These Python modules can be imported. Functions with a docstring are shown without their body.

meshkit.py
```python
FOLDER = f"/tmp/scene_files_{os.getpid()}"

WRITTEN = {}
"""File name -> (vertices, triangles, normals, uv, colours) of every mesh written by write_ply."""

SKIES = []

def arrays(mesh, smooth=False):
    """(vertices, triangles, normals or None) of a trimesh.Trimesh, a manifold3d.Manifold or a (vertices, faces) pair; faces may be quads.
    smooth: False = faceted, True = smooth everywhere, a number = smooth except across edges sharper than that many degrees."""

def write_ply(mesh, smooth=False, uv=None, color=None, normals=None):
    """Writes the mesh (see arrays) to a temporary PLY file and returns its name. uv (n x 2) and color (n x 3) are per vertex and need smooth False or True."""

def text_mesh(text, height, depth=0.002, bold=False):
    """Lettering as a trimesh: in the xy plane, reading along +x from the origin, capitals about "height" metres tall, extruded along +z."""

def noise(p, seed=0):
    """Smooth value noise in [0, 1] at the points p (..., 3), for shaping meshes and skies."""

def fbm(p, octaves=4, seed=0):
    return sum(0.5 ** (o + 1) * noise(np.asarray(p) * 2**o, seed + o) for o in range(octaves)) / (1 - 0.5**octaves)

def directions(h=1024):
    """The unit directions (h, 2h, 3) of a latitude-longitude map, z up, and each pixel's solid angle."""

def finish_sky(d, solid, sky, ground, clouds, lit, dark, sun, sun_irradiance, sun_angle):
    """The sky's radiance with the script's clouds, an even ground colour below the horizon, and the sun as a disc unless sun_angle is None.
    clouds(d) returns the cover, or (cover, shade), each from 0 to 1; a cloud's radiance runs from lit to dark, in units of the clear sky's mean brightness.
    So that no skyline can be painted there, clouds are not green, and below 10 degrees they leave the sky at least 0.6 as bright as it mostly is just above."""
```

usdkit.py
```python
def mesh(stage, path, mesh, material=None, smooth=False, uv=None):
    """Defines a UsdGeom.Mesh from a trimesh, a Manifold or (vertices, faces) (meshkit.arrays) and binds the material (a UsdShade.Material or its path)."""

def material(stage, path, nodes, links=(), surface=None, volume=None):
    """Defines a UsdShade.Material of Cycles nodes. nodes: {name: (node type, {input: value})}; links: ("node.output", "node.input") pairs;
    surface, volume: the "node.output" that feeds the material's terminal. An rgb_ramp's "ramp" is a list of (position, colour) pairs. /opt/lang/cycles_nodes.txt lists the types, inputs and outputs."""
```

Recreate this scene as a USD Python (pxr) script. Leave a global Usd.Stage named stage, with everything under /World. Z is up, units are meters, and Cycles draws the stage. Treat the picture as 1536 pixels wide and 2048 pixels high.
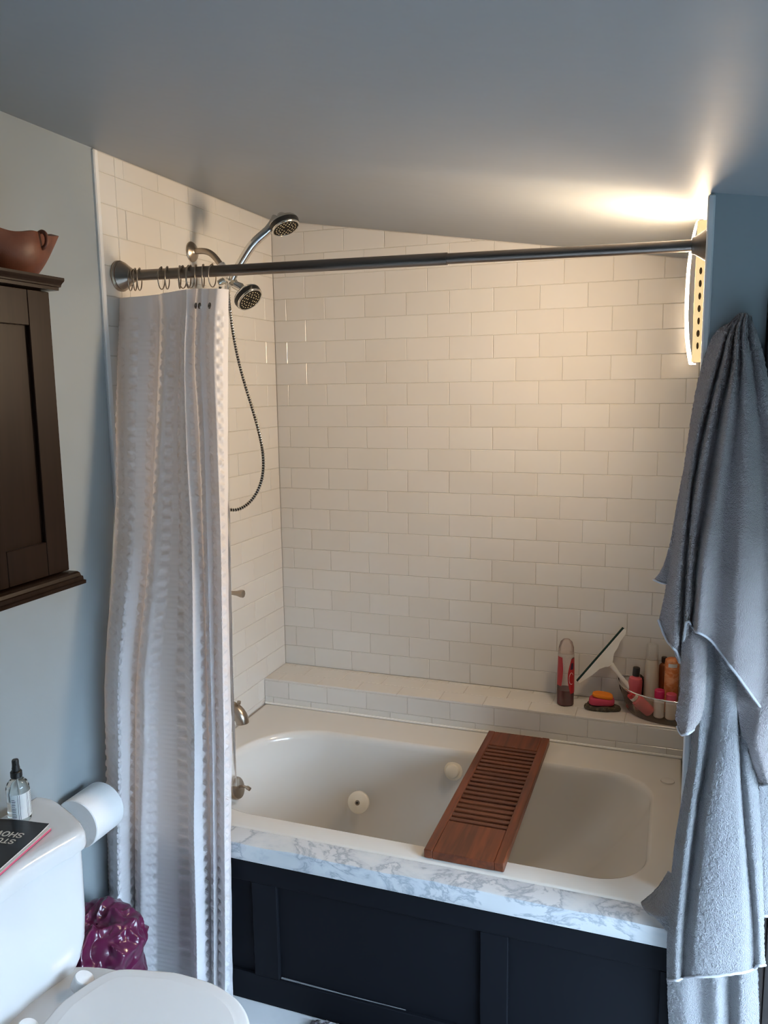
import math, numpy as np, trimesh, usdkit, meshkit
from scipy.interpolate import PchipInterpolator, CubicSpline
from shapely.geometry import Polygon, box as sbox
from pxr import Usd, UsdGeom, UsdLux, UsdShade, Gf, Sdf, Vt

stage = Usd.Stage.CreateInMemory()
UsdGeom.SetStageUpAxis(stage, 'Z'); UsdGeom.SetStageMetersPerUnit(stage, 1.0)
UsdGeom.Xform.Define(stage, '/World'); UsdGeom.Scope.Define(stage, '/World/Looks')
rng = np.random.default_rng(7)

# ------------------------------------------------------------------ camera, light, exposure
CAM_RIGHT = (0.9407120, 0.3389332, -0.0136122)
CAM_DOWN = (0.0386901, -0.1470794, -0.9883677)
CAM_FWD = (-0.3369925, 0.9292427, -0.1514727)
EYE = (1.4136, -2.7385, 1.6266)
cam = UsdGeom.Camera.Define(stage, '/World/camera')
cam.AddTransformOp().Set(Gf.Matrix4d(*CAM_RIGHT, 0, *[-c for c in CAM_DOWN], 0, *[-c for c in CAM_FWD], 0, *EYE, 1))
cam.CreateHorizontalApertureAttr(36.0); cam.CreateVerticalApertureAttr(48.0)
cam.CreateFocalLengthAttr(36.0 * 1616.35 / 1536)
cam.CreateExposureAttr(-0.3)
SKY = 10.4                       # overcast daylight outside the window
dome = UsdLux.DomeLight.Define(stage, '/World/sky')
dome.CreateIntensityAttr(SKY); dome.CreateColorAttr(Gf.Vec3f(0.58, 0.78, 1.0))
LAMP = (1.0, 0.77, 0.53)        # warm sconce by the tub
LAMP_POWER = 106.0

# ------------------------------------------------------------------ helpers
used = {}
def numbered(path):
    n = used.get(path, 0); used[path] = n + 1
    return path if n == 0 else f'{path}_{n:03d}'

def tag(p, label=None, cat=None, group=None, kind=None):
    p = p.GetPrim() if hasattr(p, 'GetPrim') else p
    for k, v in (('label', label), ('category', cat), ('group', group), ('kind', kind)):
        if v: p.SetCustomDataByKey(k, v)
    return p

def thing(name, label, cat, loc=(0, 0, 0), rotz=0.0, group=None, kind=None):
    x = UsdGeom.Xform.Define(stage, numbered('/World/' + name))
    x.AddTranslateOp().Set(Gf.Vec3d(*map(float, loc)))
    if rotz: x.AddRotateZOp().Set(float(rotz))
    return tag(x, label, cat, group, kind)

def part(name, mesh, mat, parent=None, smooth=False, label=None, kind=None, uv=None):
    base = str(parent.GetPath()) if parent is not None else '/World'
    m = usdkit.mesh(stage, numbered(base + '/' + name), mesh, M[mat], smooth=smooth, uv=uv)
    if label or kind: tag(m, label, None, None, kind)
    return m.GetPrim()

def copy_of(src, loc, rotz=0.0, label=None):
    was = src.GetCustomData()
    r = thing(src.GetName(), label or was['label'], was['category'], loc, rotz, was.get('group'))
    r.GetReferences().AddInternalReference(src.GetPath()); r.SetInstanceable(True)
    return r

def hull(pts):
    return trimesh.convex.convex_hull(np.asarray(pts, float))

def cbox(lo, hi, b=0.002):
    lo, hi = np.array(lo, float), np.array(hi, float)
    b = min(b, *(0.45 * (hi - lo)))
    pts = []
    for i in range(8):
        s = np.array([(i >> k) & 1 for k in range(3)])
        c = np.where(s, hi, lo); inn = np.where(s, -1, 1) * b
        for k in range(3):
            q = c + inn; q[k] = c[k]; pts.append(q)
    return hull(pts)

def cat(*ms):
    return trimesh.util.concatenate([m for m in ms if m is not None])

def grid_mesh(P, closed_u=False, closed_v=False):
    """P[nv, nu, 3] -> quads"""
    nv, nu = P.shape[:2]
    iu = np.arange(nu if closed_u else nu - 1); iv = np.arange(nv if closed_v else nv - 1)
    V, U = np.meshgrid(iv, iu, indexing='ij')
    a = V * nu + U; b = V * nu + (U + 1) % nu
    c = ((V + 1) % nv) * nu + (U + 1) % nu; d = ((V + 1) % nv) * nu + U
    f = np.stack([a, b, c, d], -1).reshape(-1, 4)
    f = np.vstack([f[:, [0, 1, 2]], f[:, [0, 2, 3]]])
    return trimesh.Trimesh(P.reshape(-1, 3), f, process=False)

def lathe(profile, n=40, axis=(0, 0, 1), at=(0, 0, 0)):
    """profile: (radius, height) pairs; turned about axis"""
    p = np.array(profile, float)
    a = np.linspace(0, 2 * np.pi, n, endpoint=False)
    P = np.stack([p[:, None, 0] * np.cos(a), p[:, None, 0] * np.sin(a), np.broadcast_to(p[:, None, 1], (len(p), n))], -1)
    m = grid_mesh(P, closed_u=True)
    caps = []
    for k, flip in ((0, True), (len(p) - 1, False)):
        if p[k, 0] > 1e-6:
            v = np.vstack([P[k], [[0, 0, p[k, 1]]]]); i = np.arange(n)
            f = np.stack([i, (i + 1) % n, np.full(n, n)], 1)
            caps.append(trimesh.Trimesh(v, f[:, ::-1] if flip else f, process=False))
    m = cat(m, *caps)
    m.apply_transform(frame(axis, at)); return m

def frame(axis, at=(0, 0, 0)):
    z = np.array(axis, float); z /= np.linalg.norm(z)
    x = np.cross([0, 1, 0] if abs(z[1]) < 0.9 else [1, 0, 0], z); x /= np.linalg.norm(x)
    T = np.eye(4); T[:3, 0] = x; T[:3, 1] = np.cross(z, x); T[:3, 2] = z; T[:3, 3] = at
    return T

def curve(pts, n=60):
    pts = np.array(pts, float)
    t = np.r_[0, np.cumsum(np.linalg.norm(np.diff(pts, axis=0), axis=1))]
    return CubicSpline(t, pts)(np.linspace(0, t[-1], n)) if len(pts) > 2 else pts[0] + (pts[1] - pts[0]) * np.linspace(0, 1, n)[:, None]

def tube(path, r, sides=14, closed=False, caps=True):
    p = np.asarray(path, float); n = len(p)
    t = np.gradient(p, axis=0) if not closed else np.roll(p, -1, 0) - np.roll(p, 1, 0)
    t /= np.linalg.norm(t, axis=1, keepdims=True)
    u = np.cross(t[0], [0.31, 0.17, 0.93]); u /= np.linalg.norm(u); U = []
    for k in range(n):
        u = u - t[k] * (u @ t[k]); u /= np.linalg.norm(u); U.append(u)
    U = np.array(U); W = np.cross(t, U)
    a = np.linspace(0, 2 * np.pi, sides, endpoint=False)
    r = np.broadcast_to(r, (n,))
    P = p[:, None] + r[:, None, None] * (np.cos(a)[None, :, None] * U[:, None] + np.sin(a)[None, :, None] * W[:, None])
    m = grid_mesh(P, closed_u=True, closed_v=closed)
    if caps and not closed:
        for k, fl in ((0, True), (n - 1, False)):
            v = np.vstack([P[k], p[k]]); i = np.arange(sides)
            f = np.stack([i, (i + 1) % sides, np.full(sides, sides)], 1)
            m = cat(m, trimesh.Trimesh(v, f[:, ::-1] if fl else f, process=False))
    return m

def extrude(poly, h, T=None):
    m = trimesh.creation.extrude_polygon(poly, h)
    if T is not None: m.apply_transform(T)
    return m

def ring_loft(rings, cap_first=False, cap_last=True):
    m = grid_mesh(np.array(rings), closed_u=True)
    out = [m]
    for k, on, fl in ((0, cap_first, True), (len(rings) - 1, cap_last, False)):
        if on:
            R = np.array(rings[k]); n = len(R); i = np.arange(n)
            f = np.stack([i, (i + 1) % n, np.full(n, n)], 1)
            out.append(trimesh.Trimesh(np.vstack([R, R.mean(0)]), f[:, ::-1] if fl else f, process=False))
    return cat(*out)

def sheet(keys, nu, nv, thick=0.006, bump=0.0, bscale=1.0, seed=0, pucker=None, back=(0, 1, 0)):
    """A cloth through rows of key points: smooth along and across, roughened, with a thickness. Returns (mesh, front grid)"""
    K = np.array(keys, float)
    a = PchipInterpolator(np.linspace(0, 1, K.shape[1]), K, axis=1)(np.linspace(0, 1, nu))
    rowlen = np.r_[0, np.cumsum(np.linalg.norm(np.diff(K.mean(1), axis=0), axis=1))]
    P = PchipInterpolator(rowlen / rowlen[-1], a, axis=0)(np.linspace(0, 1, nv))
    # round the creases a little
    for _ in range(3):
        P[:, 1:-1] = 0.5 * P[:, 1:-1] + 0.25 * (P[:, :-2] + P[:, 2:])
    N = np.cross(np.gradient(P, axis=1), np.gradient(P, axis=0)); N /= np.linalg.norm(N, axis=2, keepdims=True) + 1e-12
    if N[..., 1].mean() > 0: N = -N
    d = np.zeros(P.shape[:2])
    if bump:
        d += bump * meshkit.noise(P.reshape(-1, 3) * bscale + seed * 3.7).reshape(d.shape)
    if pucker is not None: d += pucker(P)
    F = P + N * d[..., None]
    if not thick:
        m = grid_mesh(F); m.faces = m.faces[:, ::-1]
        return m, F
    B = P - N * thick
    n1 = nv * nu
    fm, bm = grid_mesh(F), grid_mesh(B)
    idx = np.arange(n1).reshape(nv, nu)
    loop = np.r_[idx[0, :-1], idx[:-1, -1], idx[-1, :0:-1], idx[:0:-1, 0]]
    l2 = np.roll(loop, -1)
    side = np.vstack([np.stack([loop, loop + n1, l2], 1), np.stack([l2, loop + n1, l2 + n1], 1)])
    m = trimesh.Trimesh(np.vstack([F.reshape(-1, 3), B.reshape(-1, 3)]), np.vstack([fm.faces[:, ::-1], bm.faces + n1, side]), process=False)
    if m.volume < 0: m.invert()
    return m, F

# ------------------------------------------------------------------ materials
M = {}
def mat(name, color, rough=0.5, bump=None, vary=None, **kw):
    """A principled surface. bump: (scale, strength, distance[, stretch]); vary: (scale, second colour, stretch, ramp low, ramp high)"""
    p = {'base_color': color, 'roughness': rough, **kw}
    nodes, links = {'p': ('principled_bsdf', p)}, []
    if bump or vary: nodes['g'] = ('geometry', {})
    if bump:
        s, st, di = bump[:3]
        nodes['bm'] = ('mapping', {'scale': bump[3] if len(bump) > 3 else (1, 1, 1)})
        nodes['bn'] = ('noise_texture', {'scale': s, 'detail': 3.0})
        nodes['b'] = ('bump', {'strength': st, 'distance': di})
        links += [('g.position', 'bm.vector'), ('bm.vector', 'bn.vector'), ('bn.fac', 'b.height'), ('b.normal', 'p.normal')]
    if vary:
        s, c2, stretch, lo, hi = vary
        nodes['vm'] = ('mapping', {'scale': stretch})
        nodes['vn'] = ('noise_texture', {'scale': s, 'detail': 5.0, 'roughness': 0.6, 'distortion': 0.4})
        nodes['vr'] = ('rgb_ramp', {'ramp': [(0, color), (lo, color), (hi, c2), (1, c2)]})
        links += [('g.position', 'vm.vector'), ('vm.vector', 'vn.vector'), ('vn.fac', 'vr.fac'), ('vr.color', 'p.base_color')]
    M[name] = usdkit.material(stage, '/World/Looks/' + name, nodes, links, surface='p.BSDF')

def pane(name, color, gloss_rough=0.05, tint=(1, 1, 1), haze=0.0, ior=1.45):
    nodes = {'t': ('transparent_bsdf', {'color': tint}), 'g': ('glossy_bsdf', {'color': color, 'roughness': gloss_rough}),
             'd': ('principled_bsdf', {'base_color': color, 'roughness': 0.4}),
             'f': ('fresnel', {'IOR': ior}), 'm': ('mix_closure', {}), 'h': ('mix_closure', {'fac': haze})}
    M[name] = usdkit.material(stage, '/World/Looks/' + name, nodes,
        [('f.fac', 'm.fac'), ('t.BSDF', 'm.closure1'), ('g.BSDF', 'm.closure2'), ('m.closure', 'h.closure1'), ('d.BSDF', 'h.closure2')], surface='h.closure')

def cloth(name, color, transl=0.3, rough=0.85, bump=None, sheen=0.3):
    nodes = {'g': ('geometry', {}), 'p': ('principled_bsdf', {'base_color': color, 'roughness': rough, 'sheen_weight': sheen, 'sheen_roughness': 0.4, 'specular_ior_level': 0.2}),
             't': ('translucent_bsdf', {'color': color}), 'm': ('mix_closure', {'fac': transl}),
             'n': ('noise_texture', {'scale': bump[0], 'detail': 3.0}), 'b': ('bump', {'strength': bump[1], 'distance': bump[2]})}
    M[name] = usdkit.material(stage, '/World/Looks/' + name, nodes,
        [('g.position', 'n.vector'), ('n.fac', 'b.height'), ('b.normal', 'p.normal'), ('p.BSDF', 'm.closure1'), ('t.BSDF', 'm.closure2')], surface='m.closure')

mat('wall_paint', (0.32, 0.36, 0.375), 0.5, bump=(260, 0.06, 0.002))
mat('ceiling_paint', (0.27, 0.285, 0.295), 0.42, bump=(9, 0.12, 0.01), specular_ior_level=0.45)
mat('grout', (0.52, 0.49, 0.44), 0.8)
mat('tile_white', (0.69, 0.66, 0.62), 0.16, bump=(30, 0.03, 0.002))
mat('tile_cream', (0.675, 0.645, 0.60), 0.19, bump=(30, 0.03, 0.002))
mat('tile_pale', (0.70, 0.675, 0.635), 0.14, bump=(30, 0.03, 0.002))
mat('trim_white', (0.80, 0.80, 0.80), 0.4)
mat('caulk_white', (0.82, 0.80, 0.76), 0.5)
mat('tub_acrylic', (0.68, 0.65, 0.605), 0.13)
mat('jet_plastic', (0.80, 0.74, 0.62), 0.25)
mat('apron_paint', (0.0075, 0.0085, 0.0115), 0.6, bump=(120, 0.08, 0.002), specular_ior_level=0.07)
mat('dust', (0.16, 0.16, 0.17), 0.9)
mat('floor_vinyl', (0.74, 0.74, 0.75), 0.35, vary=(7, (0.66, 0.67, 0.69), (1, 1, 1), 0.45, 0.7))
mat('dark_wood', (0.012, 0.007, 0.005), 0.4)
mat('espresso', (0.016, 0.0075, 0.0045), 0.34, vary=(40, (0.024, 0.012, 0.0075), (1, 1, 0.06), 0.35, 0.7), specular_ior_level=0.2)
mat('teak', (0.18, 0.043, 0.014), 0.42, vary=(55, (0.085, 0.022, 0.008), (1, 0.07, 1), 0.38, 0.66))
mat('teak_slat', (0.15, 0.042, 0.016), 0.42, vary=(55, (0.075, 0.020, 0.008), (0.07, 1, 1), 0.38, 0.66))
mat('terracotta', (0.15, 0.046, 0.022), 0.5, vary=(22, (0.085, 0.027, 0.015), (1, 1, 1), 0.5, 0.8), bump=(90, 0.2, 0.002))
mat('nickel', (0.40, 0.34, 0.28), 0.28, metallic=1.0)
mat('rod_metal', (0.22, 0.185, 0.16), 0.30, metallic=1.0)
mat('chrome', (0.74, 0.73, 0.70), 0.10, metallic=1.0)
mat('black_plastic', (0.012, 0.012, 0.012), 0.35)
mat('face_dark', (0.02, 0.017, 0.014), 0.7, specular_ior_level=0.1)
mat('nozzle', (0.80, 0.68, 0.45), 0.45)
mat('porcelain', (0.74, 0.75, 0.76), 0.10, coat_weight=0.5)
mat('seat_plastic', (0.84, 0.84, 0.84), 0.28)
mat('paper_white', (0.85, 0.85, 0.85), 0.9, bump=(300, 0.12, 0.002))
mat('cardboard', (0.45, 0.38, 0.30), 0.9)
mat('bag_purple', (0.095, 0.008, 0.046), 0.25, coat_weight=0.3)
mat('bin_grey', (0.25, 0.25, 0.26), 0.5)
mat('mat_pile', (0.45, 0.43, 0.45), 0.95, vary=(120, (0.12, 0.10, 0.12), (1, 1, 1), 0.5, 0.6))
mat('brass', (0.86, 0.66, 0.30), 0.45, metallic=0.35)
mat('slot_dark', (0.10, 0.06, 0.02), 0.5)
mat('sconce_white', (0.80, 0.74, 0.68), 0.4)
mat('print_black', (0.006, 0.006, 0.008), 0.32)
mat('print_cream', (0.62, 0.58, 0.50), 0.5)
mat('page_white', (0.75, 0.73, 0.70), 0.6)
mat('page_pink', (0.62, 0.10, 0.17), 0.5)
mat('page_wine', (0.10, 0.01, 0.035), 0.5)
mat('label_white', (0.72, 0.74, 0.74), 0.45)
mat('label_ink', (0.05, 0.06, 0.07), 0.5)
mat('gel_red', (0.16, 0.006, 0.018), 0.10, coat_weight=0.6)
mat('label_red', (0.42, 0.018, 0.025), 0.35)
mat('label_navy', (0.02, 0.02, 0.06), 0.4)
mat('squeegee_white', (0.80, 0.78, 0.72), 0.35)
mat('rubber_green', (0.006, 0.03, 0.028), 0.45)
mat('sponge_pink', (0.55, 0.055, 0.10), 0.9, bump=(500, 0.6, 0.002))
mat('sponge_orange', (0.85, 0.24, 0.015), 0.9, bump=(500, 0.6, 0.002))
mat('stone_dark', (0.055, 0.045, 0.03), 0.55, bump=(260, 0.8, 0.003), vary=(160, (0.20, 0.17, 0.11), (1, 1, 1), 0.55, 0.7))
mat('bottle_pink', (0.62, 0.11, 0.13), 0.3)
mat('bottle_rose', (0.70, 0.16, 0.17), 0.3)
mat('cap_red', (0.60, 0.03, 0.035), 0.3)
mat('cap_pink', (0.62, 0.02, 0.12), 0.3)
mat('cap_rose', (0.72, 0.09, 0.16), 0.3)
mat('bottle_cream', (0.62, 0.55, 0.45), 0.35)
mat('bottle_white', (0.74, 0.70, 0.65), 0.35)
mat('bottle_orange', (0.66, 0.20, 0.06), 0.3, vary=(45, (0.78, 0.36, 0.17), (1, 1, 1.6), 0.45, 0.6))
mat('bottle_amber', (0.25, 0.06, 0.015), 0.25)
mat('bottle_dark', (0.03, 0.012, 0.008), 0.3)
mat('towel_hem', (0.55, 0.55, 0.58), 0.9)
cloth('towel_warmed', (0.53, 0.47, 0.47), 0.05, 0.95, (380, 1.0, 0.010), 0.5)  # upper towel: warm bounced lamp light put into a lighter base colour
cloth('towel_plain', (0.40, 0.40, 0.42), 0.05, 0.95, (380, 1.0, 0.010), 0.5)  # lower towel: grey terry without the painted-in warmth
cloth('curtain_fabric', (0.95, 0.93, 0.95), 0.36, 0.8, (520, 0.25, 0.002), 0.2)
pane('clear_vinyl', (0.9, 0.9, 0.9), 0.12, haze=0.05)
pane('clear_plastic', (0.9, 0.85, 0.85), 0.05, haze=0.05, tint=(0.95, 0.90, 0.89), ior=1.3)
pane('basket_plastic', (0.8, 0.75, 0.7), 0.12, haze=0.05, tint=(0.95, 0.92, 0.89), ior=1.12)
mat('bottle_glass', (0.90, 0.96, 0.94), 0.02, transmission_weight=1.0, ior=1.38)
pane('frosted_cap', (0.8, 0.76, 0.7), 0.2, haze=0.45)
# marble-look slab: pale stone with blue-grey veins
M['marble'] = usdkit.material(stage, '/World/Looks/marble', {
    'g': ('geometry', {}), 'm': ('mapping', {'scale': (1, 1, 1.6)}),
    'n1': ('noise_texture', {'scale': 9.0, 'detail': 6.0, 'roughness': 0.6, 'distortion': 0.6}),
    'r1': ('rgb_ramp', {'ramp': [(0, (0.62, 0.63, 0.64)), (0.43, (0.62, 0.63, 0.64)), (0.475, (0.34, 0.37, 0.41)), (0.50, (0.52, 0.54, 0.57)), (0.56, (0.60, 0.62, 0.63)), (0.68, (0.65, 0.65, 0.65)), (1, (0.45, 0.48, 0.52))]}),
    'b': ('bump', {'strength': 0.15, 'distance': 0.002}),
    'p': ('principled_bsdf', {'roughness': 0.22})},
    [('g.position', 'm.vector'), ('m.vector', 'n1.vector'), ('n1.fac', 'r1.fac'), ('r1.color', 'p.base_color'), ('n1.fac', 'b.height'), ('b.normal', 'p.normal')], surface='p.BSDF')
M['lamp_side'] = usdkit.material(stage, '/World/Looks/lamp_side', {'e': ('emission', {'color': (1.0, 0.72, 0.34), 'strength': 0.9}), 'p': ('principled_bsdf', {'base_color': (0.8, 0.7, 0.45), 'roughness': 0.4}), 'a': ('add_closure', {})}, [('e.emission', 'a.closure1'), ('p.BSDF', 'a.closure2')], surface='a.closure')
M['lamp_glass'] = usdkit.material(stage, '/World/Looks/lamp_glass', {'e': ('emission', {'color': LAMP, 'strength': LAMP_POWER})}, [], surface='e.emission')

# ------------------------------------------------------------------ the room
CEIL0, SLOPE = 2.235, 0.159                 # the ceiling falls towards +x
ceil_z = lambda x: CEIL0 - SLOPE * x
XA, YR, XW, YF = 1.472, -0.927, 2.30, -5.20 # alcove right side, return wall, window wall, wall behind the camera
ROW, COL, Z0 = 0.07735, 0.154, 2.185        # tile courses, counted down from Z0

def structure(name, label=None):
    return tag(UsdGeom.Xform.Define(stage, numbered('/World/' + name)), label, None, None, 'structure')

fl = structure('floor', 'pale grey vinyl floor')
part('vinyl', cbox((-0.1, YF - 0.1, -0.05), (XW + 0.1, 0.1, 0.0), 0.001), 'floor_vinyl', fl)
ce = structure('ceiling', 'sloping blue-grey painted ceiling')
xs = (-0.1, XW + 0.12)
part('plaster', hull([(x, y, ceil_z(x) + dz) for x in xs for y in (YF - 0.1, 0.1) for dz in (0, 0.08)]), 'ceiling_paint', ce)

def tile_mesh(poly, h=0.006, b=0.0012, to3=None):
    """A glazed tile with eased edges over the outline poly; stands a hair proud or tilted"""
    pts = np.array(poly.exterior.coords)[:-1]
    ins = poly.buffer(-b, join_style=2)
    if ins.is_empty or poly.area < 1e-5: return None
    if ins.geom_type != 'Polygon': return None
    top = np.array(ins.exterior.coords)[:-1]
    dz = rng.normal(0, 0.00022); tx, ty = rng.normal(0, 0.0022, 2)
    c = pts.mean(0)
    t = lambda q: dz + (q[:, 0] - c[0]) * tx + (q[:, 1] - c[1]) * ty
    P = np.vstack([np.c_[pts, np.full(len(pts), -0.001)], np.c_[pts, h - b + t(pts)], np.c_[top, h + t(top)]])
    m = hull(P); m.vertices = to3(np.array(m.vertices)); m.fix_normals(); return m

def lay(parent, region, rows, joints, to3, edges=None):
    """Running bond: rows of (v0, v1, list of joints) cut to region (a polygon in the wall's own plane)"""
    g = 0.0006
    for k, (v0, v1) in enumerate(rows):
        js = joints(k)
        for a, b in zip(js[:-1], js[1:]):
            q = sbox(a + g, v0 + g, b - g, v1 - g).intersection(region)
            if q.is_empty or q.geom_type != 'Polygon' or q.bounds[2] - q.bounds[0] < 0.006 or q.bounds[3] - q.bounds[1] < 0.006: continue
            m = tile_mesh(q.simplify(1e-5), to3=to3)
            if m is not None: part('tile', m, ['tile_white', 'tile_cream', 'tile_pale'][int(rng.integers(3))], parent)

Z_LEDGE, Z_RIM = 0.563, 0.466
course = lambda r: (Z0 - (r + 1) * ROW, Z0 - r * ROW)
# back wall: surface of the tiles at y = 0
wb = structure('wall_back', 'back wall of the tub alcove in white running-bond tile')
part('grout', cbox((-0.1, 0.0016, 0), (1.6, 0.1, 2.30), 0.0005), 'grout', wb)
reg = Polygon([(0.0, Z_LEDGE), (XA, Z_LEDGE), (XA, ceil_z(XA) - 0.002), (0.0, ceil_z(0) - 0.002)])
def joints_back(k):
    off = 0.1267 if (k - 1) % 2 == 0 else 0.1267 - COL / 2
    return [0.0] + [off + i * COL for i in range(-1, 12) if 0.004 < off + i * COL < XA - 0.004] + [XA]
lay(wb, reg, [course(r) for r in range(-1, 21)], joints_back, lambda v: np.c_[v[:, 0], 0.006 - v[:, 2], v[:, 1]])
# left wall: painted plaster, tiled inside the alcove
wl = structure('wall_left', 'left wall, pale blue paint with white tile inside the alcove')
part('plaster', cbox((-0.1, YF - 0.1, 0), (0.0, -0.955, 2.30), 0.0005), 'wall_paint', wl)
part('grout', cbox((-0.1, -0.955, 0), (-0.0016, 0.1, 2.30), 0.0005), 'grout', wl)
YT = -0.948
regl = Polygon([(0.0, Z_RIM), (-YT, Z_RIM), (-YT, ceil_z(0) - 0.002), (0, ceil_z(0) - 0.002)])
def joints_left(k):
    off = 0.148 if (k - 1) % 2 == 0 else 0.071
    return [0.0] + [off + i * COL for i in range(0, 6) if off + i * COL < 0.86] + [0.877, -YT]
lay(wl, regl, [course(r) for r in range(-1, 23)], joints_left, lambda v: np.c_[v[:, 2] - 0.006, -v[:, 0], v[:, 1]])
# alcove's right side, seen almost edge-on
wa = structure('wall_alcove', 'right side of the tub alcove, white tile seen almost edge on')
part('grout', hull([(x, y, z) for x in (XA + 0.0016, XA + 0.06) for y in (0.1, YR + 0.031) for z in (0, ceil_z(XA) - 0.001)]), 'grout', wa)
rega = Polygon([(0.0, Z_RIM), (0.895, Z_RIM), (0.895, ceil_z(XA) - 0.002), (0, ceil_z(XA) - 0.002)])
lay(wa, rega, [course(r) for r in range(2, 23)], lambda k: [0.0] + [(0.11 if k % 2 else 0.033) + i * COL for i in range(6) if (0.11 if k % 2 else 0.033) + i * COL < 0.88] + [0.895], lambda v: np.c_[XA + 0.006 - v[:, 2], -v[:, 0], v[:, 1]])
# return wall facing the room, window wall, wall behind the camera
wr = structure('wall_return', 'short blue-grey wall right of the alcove where the towels hang')
part('plaster', hull([(x, y, z) for x in (1.4595, XW + 0.1) for y in (YR, YR + 0.03) for z in (0, ceil_z(x) + 0.02)]), 'wall_paint', wr)
WY0, WY1, WZ0, WZ1 = -2.55, -1.12, 0.28, 1.40     # window opening
wn = structure('wall_right', 'window wall right of the camera')
zt = ceil_z(XW) + 0.05
for lo, hi in (((XW, YF - 0.1, 0), (XW + 0.12, WY0, zt)), ((XW, WY1, 0), (XW + 0.12, YR, zt)), ((XW, WY0, 0), (XW + 0.12, WY1, WZ0)), ((XW, WY0, WZ1), (XW + 0.12, WY1, zt))):
    part('plaster', cbox(lo, hi, 0.001), 'wall_paint', wn)
wi = structure('window_1', 'low window lighting the room from the right')
for lo, hi in (((XW - 0.012, WY0 - 0.05, WZ0 - 0.05), (XW - 0.001, WY0, WZ1 + 0.05)), ((XW - 0.012, WY1, WZ0 - 0.05), (XW - 0.001, WY1 + 0.05, WZ1 + 0.05)),
               ((XW - 0.03, WY0, WZ0 - 0.05), (XW - 0.001, WY1, WZ0)), ((XW - 0.012, WY0, WZ1), (XW - 0.001, WY1, WZ1 + 0.05))):
    part('window_frame', cbox(lo, hi, 0.002), 'trim_white', wi)
wf = structure('wall_front', 'wall behind the camera')
part('plaster', cbox((-0.1, YF - 0.1, 0), (XW + 0.1, YF, 2.30), 0.001), 'wall_paint', wf)
# white edge trims and the dark closet door on the return wall
t1 = structure('trim_1', 'white trim strip where the left wall tile meets blue paint')
part('strip', cbox((-0.004, -0.966, 0.0), (0.0085, -0.949, ceil_z(0) - 0.003), 0.003), 'trim_white', t1)
t2 = structure('trim_2', 'white corner bead at the right edge of the alcove')
part('strip', cbox((1.4545, YR - 0.004, 0.47), (1.4685, -0.8955, ceil_z(1.4685) - 0.002), 0.003), 'trim_white', t2)
d1 = structure('door_1', 'dark wood closet door at the right edge')
zd = 1.80
part('casing', cbox((1.573, YR - 0.018, 0), (1.64, YR - 0.0005, zd), 0.003), 'dark_wood', d1)
part('casing', cbox((2.2, YR - 0.018, 0), (2.27, YR - 0.0005, zd), 0.003), 'dark_wood', d1)
part('casing', cbox((1.573, YR - 0.018, zd - 0.06), (2.27, YR - 0.0005, zd), 0.003), 'dark_wood', d1)
part('door_panel', cbox((1.642, YR - 0.010, 0.01), (2.198, YR - 0.0005, zd - 0.062), 0.002), 'dark_wood', d1)
# ground outside
go = structure('ground', 'lawn outside the window')
part('added_sky_blocker', cbox((9.0, -40, -3.0), (9.3, 40, 1.85), 0.01), 'stone_dark', go)  # unseen box, added to cut off the low sky light through the window
part('lawn', cbox((XW + 0.5, -40, -3.2), (60, 40, -3.0), 0.01), 'rubber_green', go)

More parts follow.
